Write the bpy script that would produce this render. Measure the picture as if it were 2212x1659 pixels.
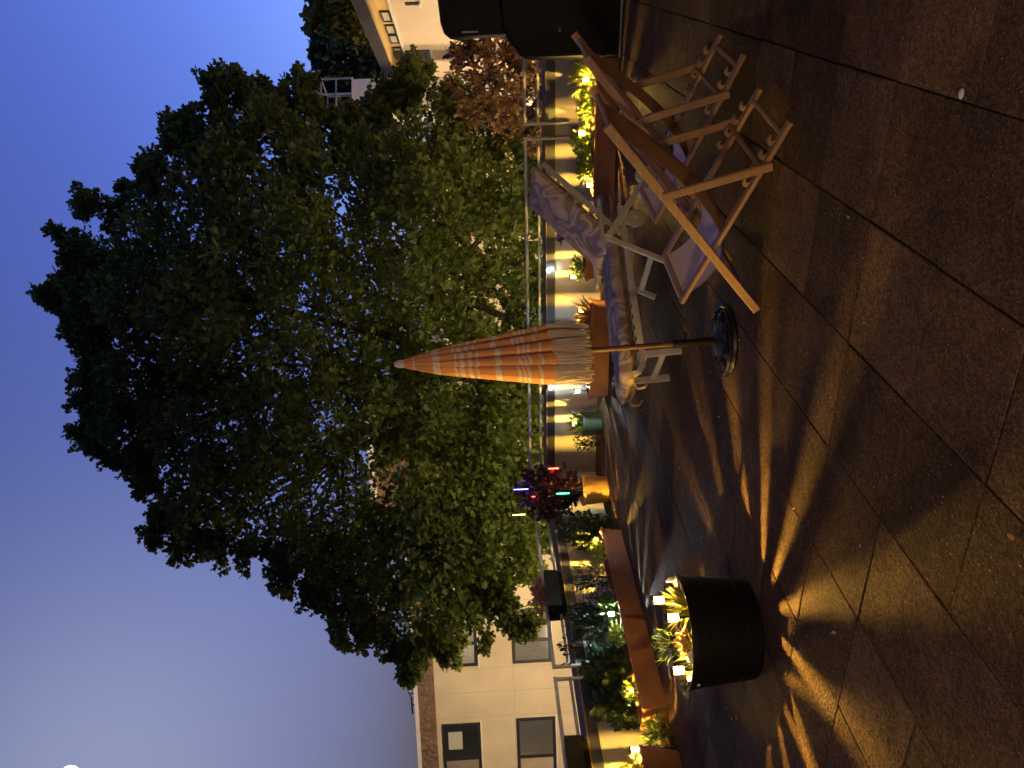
import bpy, bmesh, math, random
import numpy as np
from mathutils import Vector, Matrix
random.seed(7); rng = np.random.default_rng(7)
sc = bpy.context.scene
for o in list(bpy.data.objects): bpy.data.objects.remove(o)
rad = math.radians

# ------------------------------------------------------------------ camera
# The picture was taken upright and is stored on its side: the camera is rolled by about 90 degrees.
F, PITCH, ROLL, YAW, H = 1789.0, .0322, .0432, .4848, 1.5
def _cambasis():
    f = np.array([0, math.cos(PITCH), -math.sin(PITCH)]); r = np.array([1., 0, 0]); d = np.cross(f, r)
    rr = math.cos(ROLL)*r + math.sin(ROLL)*d; dd = -math.sin(ROLL)*r + math.cos(ROLL)*d
    c, s = math.cos(YAW), math.sin(YAW); M = np.array([[c, -s, 0], [s, c, 0], [0, 0, 1]])
    return M@rr, M@dd, M@f
CR, CD, CF = _cambasis(); CO = np.array([0, 0, H])
cam = bpy.data.cameras.new('camera'); camo = bpy.data.objects.new('camera', cam)
sc.collection.objects.link(camo); sc.camera = camo
mw = Matrix.Identity(4)
for i in range(3):
    mw[i][0], mw[i][1], mw[i][2], mw[i][3] = CD[i], CR[i], -CF[i], CO[i]
camo.matrix_world = mw
cam.sensor_fit = 'HORIZONTAL'; cam.sensor_width = 36; cam.lens = F/2212*36; cam.clip_end = 3000; cam.clip_start = .05
# rays through points of the photograph (2212 x 1659 units), used to find where things stand
def ray(x, y): return (829.5-y)*CR + (x-1106)*CD + F*CF
def atZ(x, y, z=0.): d = ray(x, y); return CO + d*((z-H)/d[2])
def atD(x, y, D): return CO + ray(x, y)*(D/F)
def atPlane(x, y, p0, n): d = ray(x, y); return CO + d*(np.dot(np.asarray(p0)-CO, n)/np.dot(d, n))

# ------------------------------------------------------------------ sky, moon light, exposure
MOON_DIR = ray(150, 1676); MOON_DIR = MOON_DIR/np.linalg.norm(MOON_DIR)
w = bpy.data.worlds.new('World'); sc.world = w; w.use_nodes = True
nt = w.node_tree; nt.nodes.clear()
def sky(elev, rot, dust, ozone, air=1.0):
    s = nt.nodes.new('ShaderNodeTexSky'); s.sky_type = 'NISHITA'; s.sun_disc = False
    s.sun_elevation = elev; s.sun_rotation = rot; s.dust_density = dust; s.ozone_density = ozone; s.air_density = air
    return s
moon_el = math.asin(MOON_DIR[2]); moon_rot = math.atan2(MOON_DIR[0], MOON_DIR[1])
s1 = sky(rad(-4.0), moon_rot+rad(95), .6, 4.0)
s2 = sky(moon_el, moon_rot, 7.0, 3.0)
b1 = nt.nodes.new('ShaderNodeBackground'); b1.inputs[1].default_value = 14.5
b2 = nt.nodes.new('ShaderNodeBackground'); b2.inputs[1].default_value = .0033
add = nt.nodes.new('ShaderNodeAddShader'); wo = nt.nodes.new('ShaderNodeOutputWorld')
tint = nt.nodes.new('ShaderNodeMixRGB'); tint.blend_type = 'MULTIPLY'; tint.inputs[0].default_value = 1; tint.inputs[2].default_value = (1.0,1.14,.98,1)
nt.links.new(s1.outputs[0], tint.inputs[1]); nt.links.new(tint.outputs[0], b1.inputs[0]); tint2 = nt.nodes.new('ShaderNodeMixRGB'); tint2.blend_type = 'MULTIPLY'; tint2.inputs[0].default_value = 1; tint2.inputs[2].default_value = (.8,.98,1.02,1)
nt.links.new(s2.outputs[0], tint2.inputs[1]); nt.links.new(tint2.outputs[0], b2.inputs[0])
nt.links.new(b1.outputs[0], add.inputs[0]); nt.links.new(b2.outputs[0], add.inputs[1]); nt.links.new(add.outputs[0], wo.inputs[0])
sl = bpy.data.lights.new('moonlight', 'SUN'); sl.energy = .04; sl.angle = rad(.5); sl.color = (1, .95, .85)
slo = bpy.data.objects.new('moonlight', sl); sc.collection.objects.link(slo)
slo.rotation_euler = Vector(MOON_DIR).to_track_quat('Z', 'Y').to_euler()
vs = sc.view_settings
vs.view_transform = 'Standard'; vs.look = 'None'; vs.gamma = 1; vs.exposure = 0; vs.use_curve_mapping = False
sc.render.engine = 'CYCLES'; sc.cycles.use_denoising = True
try: sc.cycles.denoiser = 'OPENIMAGEDENOISE'
except Exception: pass
sc.cycles.max_bounces = 6; sc.cycles.diffuse_bounces = 3; sc.cycles.sample_clamp_indirect = 3; sc.cycles.caustics_reflective = False; sc.cycles.caustics_refractive = False

# ------------------------------------------------------------------ helpers
COL = sc.collection
def tag(o, label=None, cat=None, group=None, kind=None):
    if label: o['label'] = label
    if cat: o['category'] = cat
    if group: o['group'] = group
    if kind: o['kind'] = kind
    return o
def thing(name, loc, rz=0., label=None, cat=None, group=None):
    o = bpy.data.objects.new(name, None); COL.objects.link(o); o.location = loc; o.rotation_euler[2] = rz
    o.empty_display_size = .1
    return tag(o, label, cat, group)
class MB:
    def __init__(s): s.v = []; s.f = []
    def add(s, vs, fs):
        n = len(s.v); s.v += [tuple(float(c) for c in p) for p in vs]; s.f += [tuple(n+i for i in f) for f in fs]; return s
    def box(s, a, b, ch=0.):
        (x0, y0, z0), (x1, y1, z1) = a, b
        if ch <= 0:
            return s.add([(x0,y0,z0),(x1,y0,z0),(x1,y1,z0),(x0,y1,z0),(x0,y0,z1),(x1,y0,z1),(x1,y1,z1),(x0,y1,z1)],
                         [(0,3,2,1),(4,5,6,7),(0,1,5,4),(1,2,6,5),(2,3,7,6),(3,0,4,7)])
        c = ch  # chamfered top and vertical edges
        def ring(i, z): return [(x0+i,y0+c+i*0,z),(x0+c,y0+i,z),(x1-c,y0+i,z),(x1-i,y0+c,z),(x1-i,y1-c,z),(x1-c,y1-i,z),(x0+c,y1-i,z),(x0+i,y1-c,z)]
        V = ring(0, z0)+ring(0, z1-c)+ring(c*.8, z1)
        Fs = [tuple(range(7, -1, -1)), tuple(range(16, 24))]
        for k in (0, 8):
            for i in range(8): j = (i+1) % 8; Fs.append((k+i, k+j, k+8+j, k+8+i))
        return s.add(V, Fs)
    def beam(s, p, q, wd, ht, up=(0,0,1), ch=.2, ends=True):
        p, q, up = Vector(p), Vector(q), Vector(up); d = (q-p).normalized()
        if abs(d.dot(up)) > .98: up = Vector((0,1,0)) if abs(d.y) < .9 else Vector((1,0,0))
        sx = d.cross(up).normalized(); sy = sx.cross(d).normalized(); c = min(wd, ht)*ch
        pr = [(-wd/2+c,-ht/2),(wd/2-c,-ht/2),(wd/2,-ht/2+c),(wd/2,ht/2-c),(wd/2-c,ht/2),(-wd/2+c,ht/2),(-wd/2,ht/2-c),(-wd/2,-ht/2+c)]
        V = [P+sx*a+sy*b for P in (p, q) for a, b in pr]
        Fs = [(i, (i+1) % 8, 8+(i+1) % 8, 8+i) for i in range(8)] + [tuple(range(7,-1,-1)), tuple(range(8,16))]
        return s.add(V, Fs)
    def tube(s, pts, rs, n=8, cap=True):
        pts = [Vector(p) for p in pts]
        if not hasattr(rs, '__len__'): rs = [rs]*len(pts)
        V = []; up = Vector((.13,.21,1)).normalized()
        for i, p in enumerate(pts):
            d = (pts[min(i+1, len(pts)-1)]-pts[max(i-1, 0)]).normalized()
            a = d.cross(up)
            if a.length < .05: a = d.cross(Vector((1,.3,0)))
            a.normalize(); b = d.cross(a)
            for k in range(n):
                t = 2*math.pi*k/n; V.append(p + (a*math.cos(t)+b*math.sin(t))*rs[i])
        Fs = []
        for i in range(len(pts)-1):
            for k in range(n): j = (k+1) % n; Fs.append((i*n+k, i*n+j, i*n+n+j, i*n+n+k))
        if cap: Fs += [tuple(range(n)), tuple(range(len(pts)*n-1, len(pts)*n-n-1, -1))]
        return s.add(V, Fs)
    def lathe(s, prof, n=32, c=(0,0,0), closed=False, sq=None):
        V = []
        for r, z in prof:
            for k in range(n):
                t = 2*math.pi*k/n; V.append((c[0]+r*math.cos(t), c[1]+r*math.sin(t), c[2]+z))
        Fs = []; m = len(prof)
        for i in range(m-1 if not closed else m):
            for k in range(n):
                j = (k+1) % n; a = i*n; b = ((i+1) % m)*n; Fs.append((a+k, a+j, b+j, b+k))
        return s.add(V, Fs)
    def prism(s, poly, axis, d0, d1):
        # poly in the two other axes (order xyz without axis)
        def mk(a, b, d):
            return {'x': (d,a,b), 'y': (a,d,b), 'z': (a,b,d)}[axis]
        n = len(poly); V = [mk(a,b,d0) for a,b in poly]+[mk(a,b,d1) for a,b in poly]
        Fs = [tuple(range(n-1,-1,-1)), tuple(range(n,2*n))]+[(i,(i+1)%n,n+(i+1)%n,n+i) for i in range(n)]
        return s.add(V, Fs)
    def build(s, name, mat, parent=None, smooth=False):
        me = bpy.data.meshes.new(name); me.from_pydata(s.v, [], s.f); me.update()
        bm = bmesh.new(); bm.from_mesh(me); bmesh.ops.recalc_face_normals(bm, faces=bm.faces); bm.to_mesh(me); bm.free()
        if smooth:
            me.shade_smooth()
            try: me.set_sharp_from_angle(angle=rad(40))
            except Exception: pass
        me.materials.append(mat)
        o = bpy.data.objects.new(name, me); COL.objects.link(o)
        if parent: o.parent = parent
        return o
def copy_tree(o, parent=None):
    c = o.copy(); COL.objects.link(c); c.parent = parent
    for ch in list(o.children): copy_tree(ch, c)
    return c

# ------------------------------------------------------------------ materials
def pm(name, c1, c2=None, scale=8., rough=.7, bump=0., metal=0., detail=6., bscale=None, spec=.4, rand=0., coords='Object', dist=.02, stretch=None):
    m = bpy.data.materials.new(name); m.use_nodes = True; t = m.node_tree; b = t.nodes['Principled BSDF']
    b.inputs['Roughness'].default_value = rough; b.inputs['Metallic'].default_value = metal
    b.inputs['Specular IOR Level'].default_value = spec
    c2 = c2 or tuple(c*.75 for c in c1)
    tc = t.nodes.new('ShaderNodeTexCoord'); src = tc.outputs[coords]
    if stretch:
        mp = t.nodes.new('ShaderNodeMapping'); mp.inputs['Scale'].default_value = stretch; t.links.new(src, mp.inputs[0]); src = mp.outputs[0]
    n = t.nodes.new('ShaderNodeTexNoise'); n.inputs['Scale'].default_value = scale; n.inputs['Detail'].default_value = detail; n.inputs['Roughness'].default_value = .65
    t.links.new(src, n.inputs['Vector'])
    r = t.nodes.new('ShaderNodeValToRGB'); r.color_ramp.elements[0].position = .32; r.color_ramp.elements[1].position = .68
    r.color_ramp.elements[0].color = (*c2, 1); r.color_ramp.elements[1].color = (*c1, 1)
    t.links.new(n.outputs[0], r.inputs[0]); out = r.outputs[0]
    if rand:
        oi = t.nodes.new('ShaderNodeObjectInfo'); hsv = t.nodes.new('ShaderNodeHueSaturation'); mr = t.nodes.new('ShaderNodeMapRange')
        mr.inputs[3].default_value = 1-rand; mr.inputs[4].default_value = 1+rand
        t.links.new(oi.outputs['Random'], mr.inputs[0]); t.links.new(mr.outputs[0], hsv.inputs['Value']); t.links.new(out, hsv.inputs['Color']); out = hsv.outputs[0]
    t.links.new(out, b.inputs['Base Color'])
    if bump:
        n2 = t.nodes.new('ShaderNodeTexNoise'); n2.inputs['Scale'].default_value = bscale or scale*4; n2.inputs['Detail'].default_value = 5
        t.links.new(src, n2.inputs['Vector'])
        bp = t.nodes.new('ShaderNodeBump'); bp.inputs['Strength'].default_value = bump; bp.inputs['Distance'].default_value = dist
        t.links.new(n2.outputs[0], bp.inputs['Height']); t.links.new(bp.outputs[0], b.inputs['Normal'])
    m['nodes_out'] = 1
    return m
def emis(name, col, strength):
    m = bpy.data.materials.new(name); m.use_nodes = True; b = m.node_tree.nodes['Principled BSDF']
    b.inputs['Base Color'].default_value = (.8,.8,.8,1); b.inputs['Emission Color'].default_value = (*col, 1); b.inputs['Emission Strength'].default_value = strength
    return m
def leafmat(name, ca, cb, trans=.35, rough=.55):
    m = bpy.data.materials.new(name); m.use_nodes = True; t = m.node_tree; b = t.nodes['Principled BSDF']; out = t.nodes['Material Output']
    g = t.nodes.new('ShaderNodeNewGeometry'); r = t.nodes.new('ShaderNodeValToRGB')
    r.color_ramp.elements[0].color = (*ca, 1); r.color_ramp.elements[1].color = (*cb, 1)
    t.links.new(g.outputs['Random Per Island'], r.inputs[0]); t.links.new(r.outputs[0], b.inputs['Base Color'])
    b.inputs['Roughness'].default_value = rough; b.inputs['Specular IOR Level'].default_value = .35
    tr = t.nodes.new('ShaderNodeBsdfTranslucent'); t.links.new(r.outputs[0], tr.inputs[0])
    mx = t.nodes.new('ShaderNodeMixShader'); mx.inputs[0].default_value = trans
    t.links.new(b.outputs[0], mx.inputs[1]); t.links.new(tr.outputs[0], mx.inputs[2]); t.links.new(mx.outputs[0], out.inputs[0])
    return m
def glassmat(name, col, rough=.08):
    m = bpy.data.materials.new(name); m.use_nodes = True; b = m.node_tree.nodes['Principled BSDF']
    b.inputs['Base Color'].default_value = (*col, 1); b.inputs['Roughness'].default_value = rough; b.inputs['Specular IOR Level'].default_value = .8
    return m

MT = {}
MT['slab'] = None
def slabmat():
    m = bpy.data.materials.new('washed_concrete'); m.use_nodes = True; t = m.node_tree; b = t.nodes['Principled BSDF']; L = t.links.new
    b.inputs['Roughness'].default_value = .85; b.inputs['Specular IOR Level'].default_value = .08
    tc = t.nodes.new('ShaderNodeTexCoord'); oi = t.nodes.new('ShaderNodeObjectInfo')
    ad = t.nodes.new('ShaderNodeVectorMath'); ad.operation = 'ADD'
    sc_ = t.nodes.new('ShaderNodeVectorMath'); sc_.operation = 'SCALE'; sc_.inputs['Scale'].default_value = 3.0
    L(oi.outputs['Location'], sc_.inputs[0]); L(tc.outputs['Object'], ad.inputs[0]); L(sc_.outputs[0], ad.inputs[1])
    n1 = t.nodes.new('ShaderNodeTexNoise'); n1.inputs['Scale'].default_value = 5; n1.inputs['Detail'].default_value = 8; n1.inputs['Roughness'].default_value = .7; L(ad.outputs[0], n1.inputs['Vector'])
    r1 = t.nodes.new('ShaderNodeValToRGB'); e = r1.color_ramp.elements; e[0].position = .3; e[0].color = (.08,.047,.023,1); e[1].position = .72; e[1].color = (.155,.094,.045,1); L(n1.outputs[0], r1.inputs[0])
    v = t.nodes.new('ShaderNodeTexVoronoi'); v.inputs['Scale'].default_value = 95; L(ad.outputs[0], v.inputs['Vector'])
    r2 = t.nodes.new('ShaderNodeValToRGB'); e = r2.color_ramp.elements; e[0].position = .25; e[0].color = (.5,.48,.46,1); e[1].position = .9; e[1].color = (1.5,1.45,1.4,1)
    L(v.outputs['Color'], r2.inputs[0])
    mx = t.nodes.new('ShaderNodeMixRGB'); mx.blend_type = 'MULTIPLY'; mx.inputs[0].default_value = .8; L(r1.outputs[0], mx.inputs[1]); L(r2.outputs[0], mx.inputs[2])
    mr = t.nodes.new('ShaderNodeMapRange'); mr.inputs[3].default_value = .62; mr.inputs[4].default_value = 1.28; L(oi.outputs['Random'], mr.inputs[0])
    hs = t.nodes.new('ShaderNodeHueSaturation'); gp = t.nodes.new('ShaderNodeNewGeometry'); n4 = t.nodes.new('ShaderNodeTexNoise'); n4.inputs['Scale'].default_value = 1.3; n4.inputs['Detail'].default_value = 7; n4.inputs['Roughness'].default_value = .62; L(gp.outputs['Position'], n4.inputs['Vector'])
    mr2 = t.nodes.new('ShaderNodeMapRange'); mr2.inputs[1].default_value = .3; mr2.inputs[2].default_value = .62; mr2.inputs[3].default_value = .62; mr2.inputs[4].default_value = 1.1; L(n4.outputs[0], mr2.inputs[0])
    mm = t.nodes.new('ShaderNodeMath'); mm.operation = 'MULTIPLY'; L(mr.outputs[0], mm.inputs[0]); L(mr2.outputs[0], mm.inputs[1]); L(mm.outputs[0], hs.inputs['Value']); L(mx.outputs[0], hs.inputs['Color'])
    n3 = t.nodes.new('ShaderNodeTexNoise'); n3.inputs['Scale'].default_value = 120; n3.inputs['Detail'].default_value = 2; L(ad.outputs[0], n3.inputs['Vector'])
    r3 = t.nodes.new('ShaderNodeValToRGB'); e = r3.color_ramp.elements; e[0].position = .71; e[0].color = (0,0,0,1); e[1].position = .76; e[1].color = (1,1,1,1); L(n3.outputs[0], r3.inputs[0])
    mx2 = t.nodes.new('ShaderNodeMixRGB'); mx2.inputs[2].default_value = (.6,.55,.5,1); L(r3.outputs[0], mx2.inputs[0]); L(hs.outputs[0], mx2.inputs[1])
    L(mx2.outputs[0], b.inputs['Base Color'])
    bp = t.nodes.new('ShaderNodeBump'); bp.inputs['Strength'].default_value = .8; bp.inputs['Distance'].default_value = .006
    L(v.outputs['Distance'], bp.inputs['Height']); L(bp.outputs[0], b.inputs['Normal'])
    return m
MT['slab'] = slabmat()
MT['grout'] = pm('joint_dirt', (.026,.017,.01), (.014,.01,.007), 30, .95)
MT['render'] = pm('painted_render', (.42,.37,.29), (.34,.3,.23), 3, .9, .3, bscale=60, dist=.004)
MT['coping'] = pm('coping_metal', (.28,.19,.09), (.2,.14,.07), 2, .85, .0, metal=.0, spec=.1)
MT['fascia'] = pm('coping_fascia', (.03,.03,.035), (.02,.02,.022), 4, .5)
MT['rail'] = pm('galvanised_rail', (.36,.35,.34), (.28,.27,.26), 12, .5, .1, metal=.3)
MT['terracotta'] = pm('terracotta_plastic', (.27,.1,.038), (.16,.062,.026), 4, .65, .2, rand=.1, detail=9)
MT['soil'] = pm('soil', (.05,.03,.018), (.02,.012,.008), 40, .95, .8, dist=.02)
MT['lit_pot'] = pm('gold_lit_terracotta', (.72,.37,.09), (.6,.29,.065), 7, .35, .1)  # terracotta pot, the gold lamplight on it put into the colour
MT['green_pot'] = pm('dark_green_glaze', (.06,.09,.055), (.04,.06,.04), 5, .22, .05)
MT['black_tub'] = pm('black_plastic', (.006,.0055,.005), (.004,.004,.004), 9, .55, spec=.15)
MT['cover'] = pm('black_cover_cloth', (.004,.004,.005), (.003,.003,.004), 6, .5, .25, bscale=9, dist=.03, spec=.12)
MT['wood'] = pm('beech_wood', (.44,.26,.125), (.32,.185,.085), 5, .55, .15, stretch=(1,14,14), bscale=30, dist=.002, rand=.08)
MT['white_wood'] = pm('white_painted_wood', (.72,.66,.55), (.62,.56,.46), 9, .5, .1, stretch=(2,10,10), dist=.002)
MT['sling'] = pm('white_canvas', (.9,.72,.55), (.8,.64,.48), 3, .9, .2, bscale=250, dist=.002)
MT['sling_shade'] = pm('shaded_white_canvas', (.62,.34,.165), (.52,.28,.13), 3, .9, .2, bscale=250, dist=.002)  # underside of the white canvas, its warm shade put into the colour
MT['iron'] = pm('black_cast_iron', (.014,.011,.009), (.008,.007,.006), 20, .3, .2, metal=0, spec=.35)
MT['pole'] = pm('umbrella_pole_wood', (.15,.07,.03), (.1,.045,.02), 6, .45, stretch=(8,8,1))
MT['ivory'] = pm('ivory_plastic', (.75,.7,.6), (.7,.64,.54), 5, .45)
MT['fringe'] = pm('cotton_fringe', (.72,.58,.46), (.58,.45,.34), 40, .95)
MT['black_plastic'] = pm('lamp_black_plastic', (.02,.02,.02), (.012,.012,.012), 20, .35)
MT['metal'] = pm('brushed_steel', (.6,.58,.55), (.5,.48,.46), 30, .3, metal=.9)
MT['facade'] = pm('facade_panel', (.68,.58,.4), (.47,.4,.28), .35, .85, .1, bscale=8, detail=9, dist=.01)
MT['pebble'] = pm('pebbledash', (.24,.16,.11), (.12,.075,.05), 5, .95, 1.0, bscale=7, dist=.08, detail=8)
MT['white_trim'] = pm('white_trim', (.75,.74,.7), (.68,.66,.62), 2, .5)
MT['dark_frame'] = pm('dark_window_frame', (.028,.03,.036), (.02,.022,.026), 4, .4)
MT['pane'] = glassmat('dark_pane', (.05,.055,.06), .05)
MT['pane_grey'] = pm('grey_blind_pane', (.24,.25,.25), (.2,.21,.21), 1, .12, spec=.7)
MT['blind'] = pm('light_blind', (.55,.58,.56), (.48,.5,.49), 1, .3, stretch=(1,1,30))
MT['lit_room'] = emis('lit_room', (1,.8,.42), .12); MT['lit_room'].node_tree.nodes['Principled BSDF'].inputs['Base Color'].default_value = (.3,.28,.2,1)
MT['pink'] = pm('pink_render', (.66,.55,.42), (.6,.5,.38), 1.2, .85, .1, dist=.01)
MT['soffit'] = pm('soffit_board', (.68,.5,.22), (.6,.43,.18), 3, .6)
MT['roofing'] = pm('dark_roofing', (.045,.042,.045), (.03,.028,.03), 3, .7)
MT['asphalt'] = pm('asphalt', (.05,.05,.052), (.035,.035,.037), 3, .9)
MT['grass'] = pm('verge_grass', (.05,.08,.02), (.03,.05,.015), 3, .95)
MT['bark'] = pm('bark', (.07,.05,.035), (.035,.025,.018), 12, .95, .6, dist=.02)
MT['leaf'] = leafmat('tree_leaf', (.052,.076,.014), (.155,.18,.03), .6, .45)
MT['leaf_brown'] = leafmat('copper_leaf', (.18,.085,.025), (.32,.17,.06))
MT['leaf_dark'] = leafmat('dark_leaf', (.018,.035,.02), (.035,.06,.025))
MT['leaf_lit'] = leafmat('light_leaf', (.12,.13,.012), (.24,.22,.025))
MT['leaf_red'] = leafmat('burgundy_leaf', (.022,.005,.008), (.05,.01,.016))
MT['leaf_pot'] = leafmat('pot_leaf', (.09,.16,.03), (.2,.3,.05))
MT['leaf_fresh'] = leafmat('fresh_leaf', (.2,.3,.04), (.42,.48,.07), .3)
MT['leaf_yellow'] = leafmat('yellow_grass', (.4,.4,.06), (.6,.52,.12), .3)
MT['leaf_dry'] = leafmat('dry_plant', (.35,.18,.06), (.55,.32,.12), .2)
MT['petal_pink'] = leafmat('pink_petal', (.3,.12,.08), (.42,.22,.14), .3)
MT['petal_violet'] = leafmat('violet_petal', (.08,.02,.2), (.15,.04,.32), .3)
MT['stone'] = pm('white_pebble', (.75,.72,.66), (.65,.62,.56), 30, .6)
MT['moon'] = emis('moon_surface', (1,.93,.75), 14.)

def foliage(name, P, Nrm, size, mat, parent, shape='lobed', curl=.25, jit=.5):
    """many small leaves in one mesh: P (n,3) base points, Nrm (n,3) growing directions, size (n,)"""
    n = len(P)
    if shape == 'lobed':
        half = np.array([(0,0),(.14,.12),(.5,.22),(.2,.42),(.36,.72),(.0,1.)])
    elif shape == 'oval':
        half = np.array([(0,0),(.22,.25),(.27,.55),(.15,.85),(.0,1.)])
    else:
        half = np.array([(0,0),(.055,.3),(.04,.7),(.0,1.)])
    k = len(half)
    d = Nrm + rng.normal(0, jit, (n,3)); d /= np.linalg.norm(d, axis=1)[:,None]
    t = rng.normal(0, 1, (n,3)); a = np.cross(d, t); a /= np.linalg.norm(a, axis=1)[:,None]; b = np.cross(a, d)
    V = np.zeros((n, 2*k-2, 3))
    idx = 0; right = []; left = []
    for i, (x, y) in enumerate(half):
        bend = -curl*y*y
        if x == 0:
            V[:, idx] = P + size[:,None]*(d*y + b*bend); right.append(idx); left.append(idx); idx += 1
        else:
            for sgn, lst in ((1, right), (-1, left)):
                V[:, idx] = P + size[:,None]*(d*y + a*x*sgn + b*(bend+.25*x)); lst.append(idx); idx += 1
    m = idx
    base = (np.arange(n)*m)[:,None]
    f1 = base + np.array(right)[None]; f2 = base + np.array(left[::-1])[None]
    faces = np.concatenate([f1, f2], 1).reshape(-1, k)
    me = bpy.data.meshes.new(name); nv = n*m; nf = len(faces)
    me.vertices.add(nv); me.vertices.foreach_set('co', V.reshape(-1).astype(np.float32))
    me.loops.add(nf*k); me.loops.foreach_set('vertex_index', faces.reshape(-1).astype(np.int32))
    me.polygons.add(nf); me.polygons.foreach_set('loop_start', (np.arange(nf)*k).astype(np.int32))
    try: me.polygons.foreach_set('loop_total', np.full(nf, k, np.int32))
    except Exception: pass
    me.update(calc_edges=True); me.validate()
    me.materials.append(mat)
    o = bpy.data.objects.new(name, me); COL.objects.link(o)
    if parent: o.parent = parent
    return o

# ------------------------------------------------------------------ ground and terrace
ZS = -7.5
g = MB(); g.add([(-900,-900,ZS),(900,-900,ZS),(900,900,ZS),(-900,900,ZS)], [(0,1,2,3)])
tag(g.build('street', MT['asphalt']), kind='structure')
S = .5118; X0 = -.4506; Y0 = 3.545
floor = MB().box((-6.6,-3.6,-.3), (.9,9.75,-.035)).build('terrace_floor', MT['grout']); tag(floor, kind='structure')
def slab_mesh(i):
    h = S/2-.0028; mb = MB(); mb.box((-h,-h,-.034), (h,h,0), .0025+.001*i)
    me = bpy.data.meshes.new('slab'); me.from_pydata(mb.v, [], mb.f); me.update(); me.materials.append(MT['slab']); return me
slabs = [slab_mesh(i) for i in range(3)]
for ix in range(-13, 4):
    for iy in range(-10, 13):
        x = X0+S*(ix+.5); y = Y0+S*(iy+.5)
        if x-S/2 < -6.6 or x+S/2 > .9 or y-S/2 < -.6 or y+S/2 > 9.75: continue
        o = bpy.data.objects.new('slab', random.choice(slabs)); COL.objects.link(o); o.parent = floor
        o.location = (x+random.uniform(-.002,.002), y+random.uniform(-.002,.002), random.uniform(-.003,0))
        o.rotation_euler = (random.uniform(-.005,.005), random.uniform(-.005,.005), random.uniform(-.004,.004))
# border strip against the walls
for nm, a, b in (('edge_strip', (-6.6,9.49,-.034), (.9,9.745,-.004)),):
    MB().box(a, b, .005).build(nm, MT['slab'], floor)

# parapet walls: rendered wall, dark fascia, pale coping
def parapet(label, inner, outer, a, b, axis):
    t = thing('parapet_wall', (0,0,0), 0, label, 'wall')
    def bx(i, o, z0, z1, s=0.):
        lo, hi = min(i, o), max(i, o)
        return ((lo, a-s, z0), (hi, b+s, z1)) if axis == 'x' else ((a-s, lo, z0), (b+s, hi, z1))
    sg = 1 if inner > outer else -1
    MB().box(*bx(inner, outer, -.3, .58)).build('wall', MT['render'], t)
    MB().box(*bx(inner+.03*sg, inner+.012*sg, .575, .675)).build('fascia', MT['fascia'], t)
    n = 4; L = (b-a)/n
    for k in range(n):
        lo, hi = min(inner+.034*sg, outer-.04*sg), max(inner+.034*sg, outer-.04*sg)
        s0, s1 = a+L*k+.002, a+L*(k+1)-.002
        mb = MB().box((lo, s0, .582), (hi, s1, .69), .008) if axis == 'x' else MB().box((s0, lo, .582), (s1, hi, .69), .008)
        mb.v = [(x, y, max(z, .676)) for x, y, z in mb.v]
        mb.build('coping_piece', MT['coping'], t)
    return t
parapet('pale rendered parapet wall behind the pots at the far end of the terrace', 9.75, 10.15, -6.62, .9, 'y')
parapet('shaded parapet wall behind the terracotta boxes along the left side', -6.6, -7.0, -3.6, 10.19, 'x')

# railing modules
def railing(label, p, q, zt, zm, inset):
    p, q = Vector(p), Vector(q); d = (q-p).normalized()
    t = thing('railing', (p.x, p.y, 0), 0, label, 'railing', 'galvanised railing panels on the parapet')
    o = Vector((p.x, p.y, 0)); P = lambda v, z: (v.x-o.x, v.y-o.y, z)
    MB().beam(P(p, zt), P(q, zt), .036, .036).build('top_rail', MT['rail'], t)
    MB().beam(P(p+d*.018, zm), P(q-d*.018, zm), .03, .03).build('middle_rail', MT['rail'], t)
    for e in (p+d*.018, q-d*.018):
        MB().beam(P(e, .42), P(e, zt-.018), .035, .035, up=(0,1,0)).build('post', MT['rail'], t)
    return t
railing('railing panel on the far wall beside the black covered bulk', (-1.80,9.72,0), (.85,9.72,0), .92, .77, 0)
railing('long railing panel on the far wall behind the parasol and lounger', (-6.5,9.72,0), (-1.93,9.72,0), .92, .77, 0)
railing('railing panel on the left wall carrying the flower box with pink blooms', (-6.57,6.16,0), (-6.57,9.62,0), .92, .77, 0)
railing('nearest railing panel on the left wall with the bare black box', (-6.57,-1.0,0), (-6.57,6.03,0), .92, .77, 0)

# the house the terrace belongs to (behind and to the right of the view)
hs = thing('house', (0,0,0), 0, 'house wall enclosing the terrace behind the viewer', 'house')
MB().box((.9,-3.9,ZS), (1.2,10.2,7.5)).build('side_wall', MT['render'], hs)
MB().box((-7.0,-3.9,ZS), (.89,-3.6,7.5)).build('rear_wall', MT['render'], hs)
MB().box((-7.0,-3.59,2.75), (.89,.9,2.95)).build('added_shade_slab', MT['render'], hs)  # unseen overhang, added to keep skylight off the near floor
MB().box((-7.0,-3.59,ZS), (.89,10.14,-.31)).build('lower_storey', MT['render'], hs)

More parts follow.
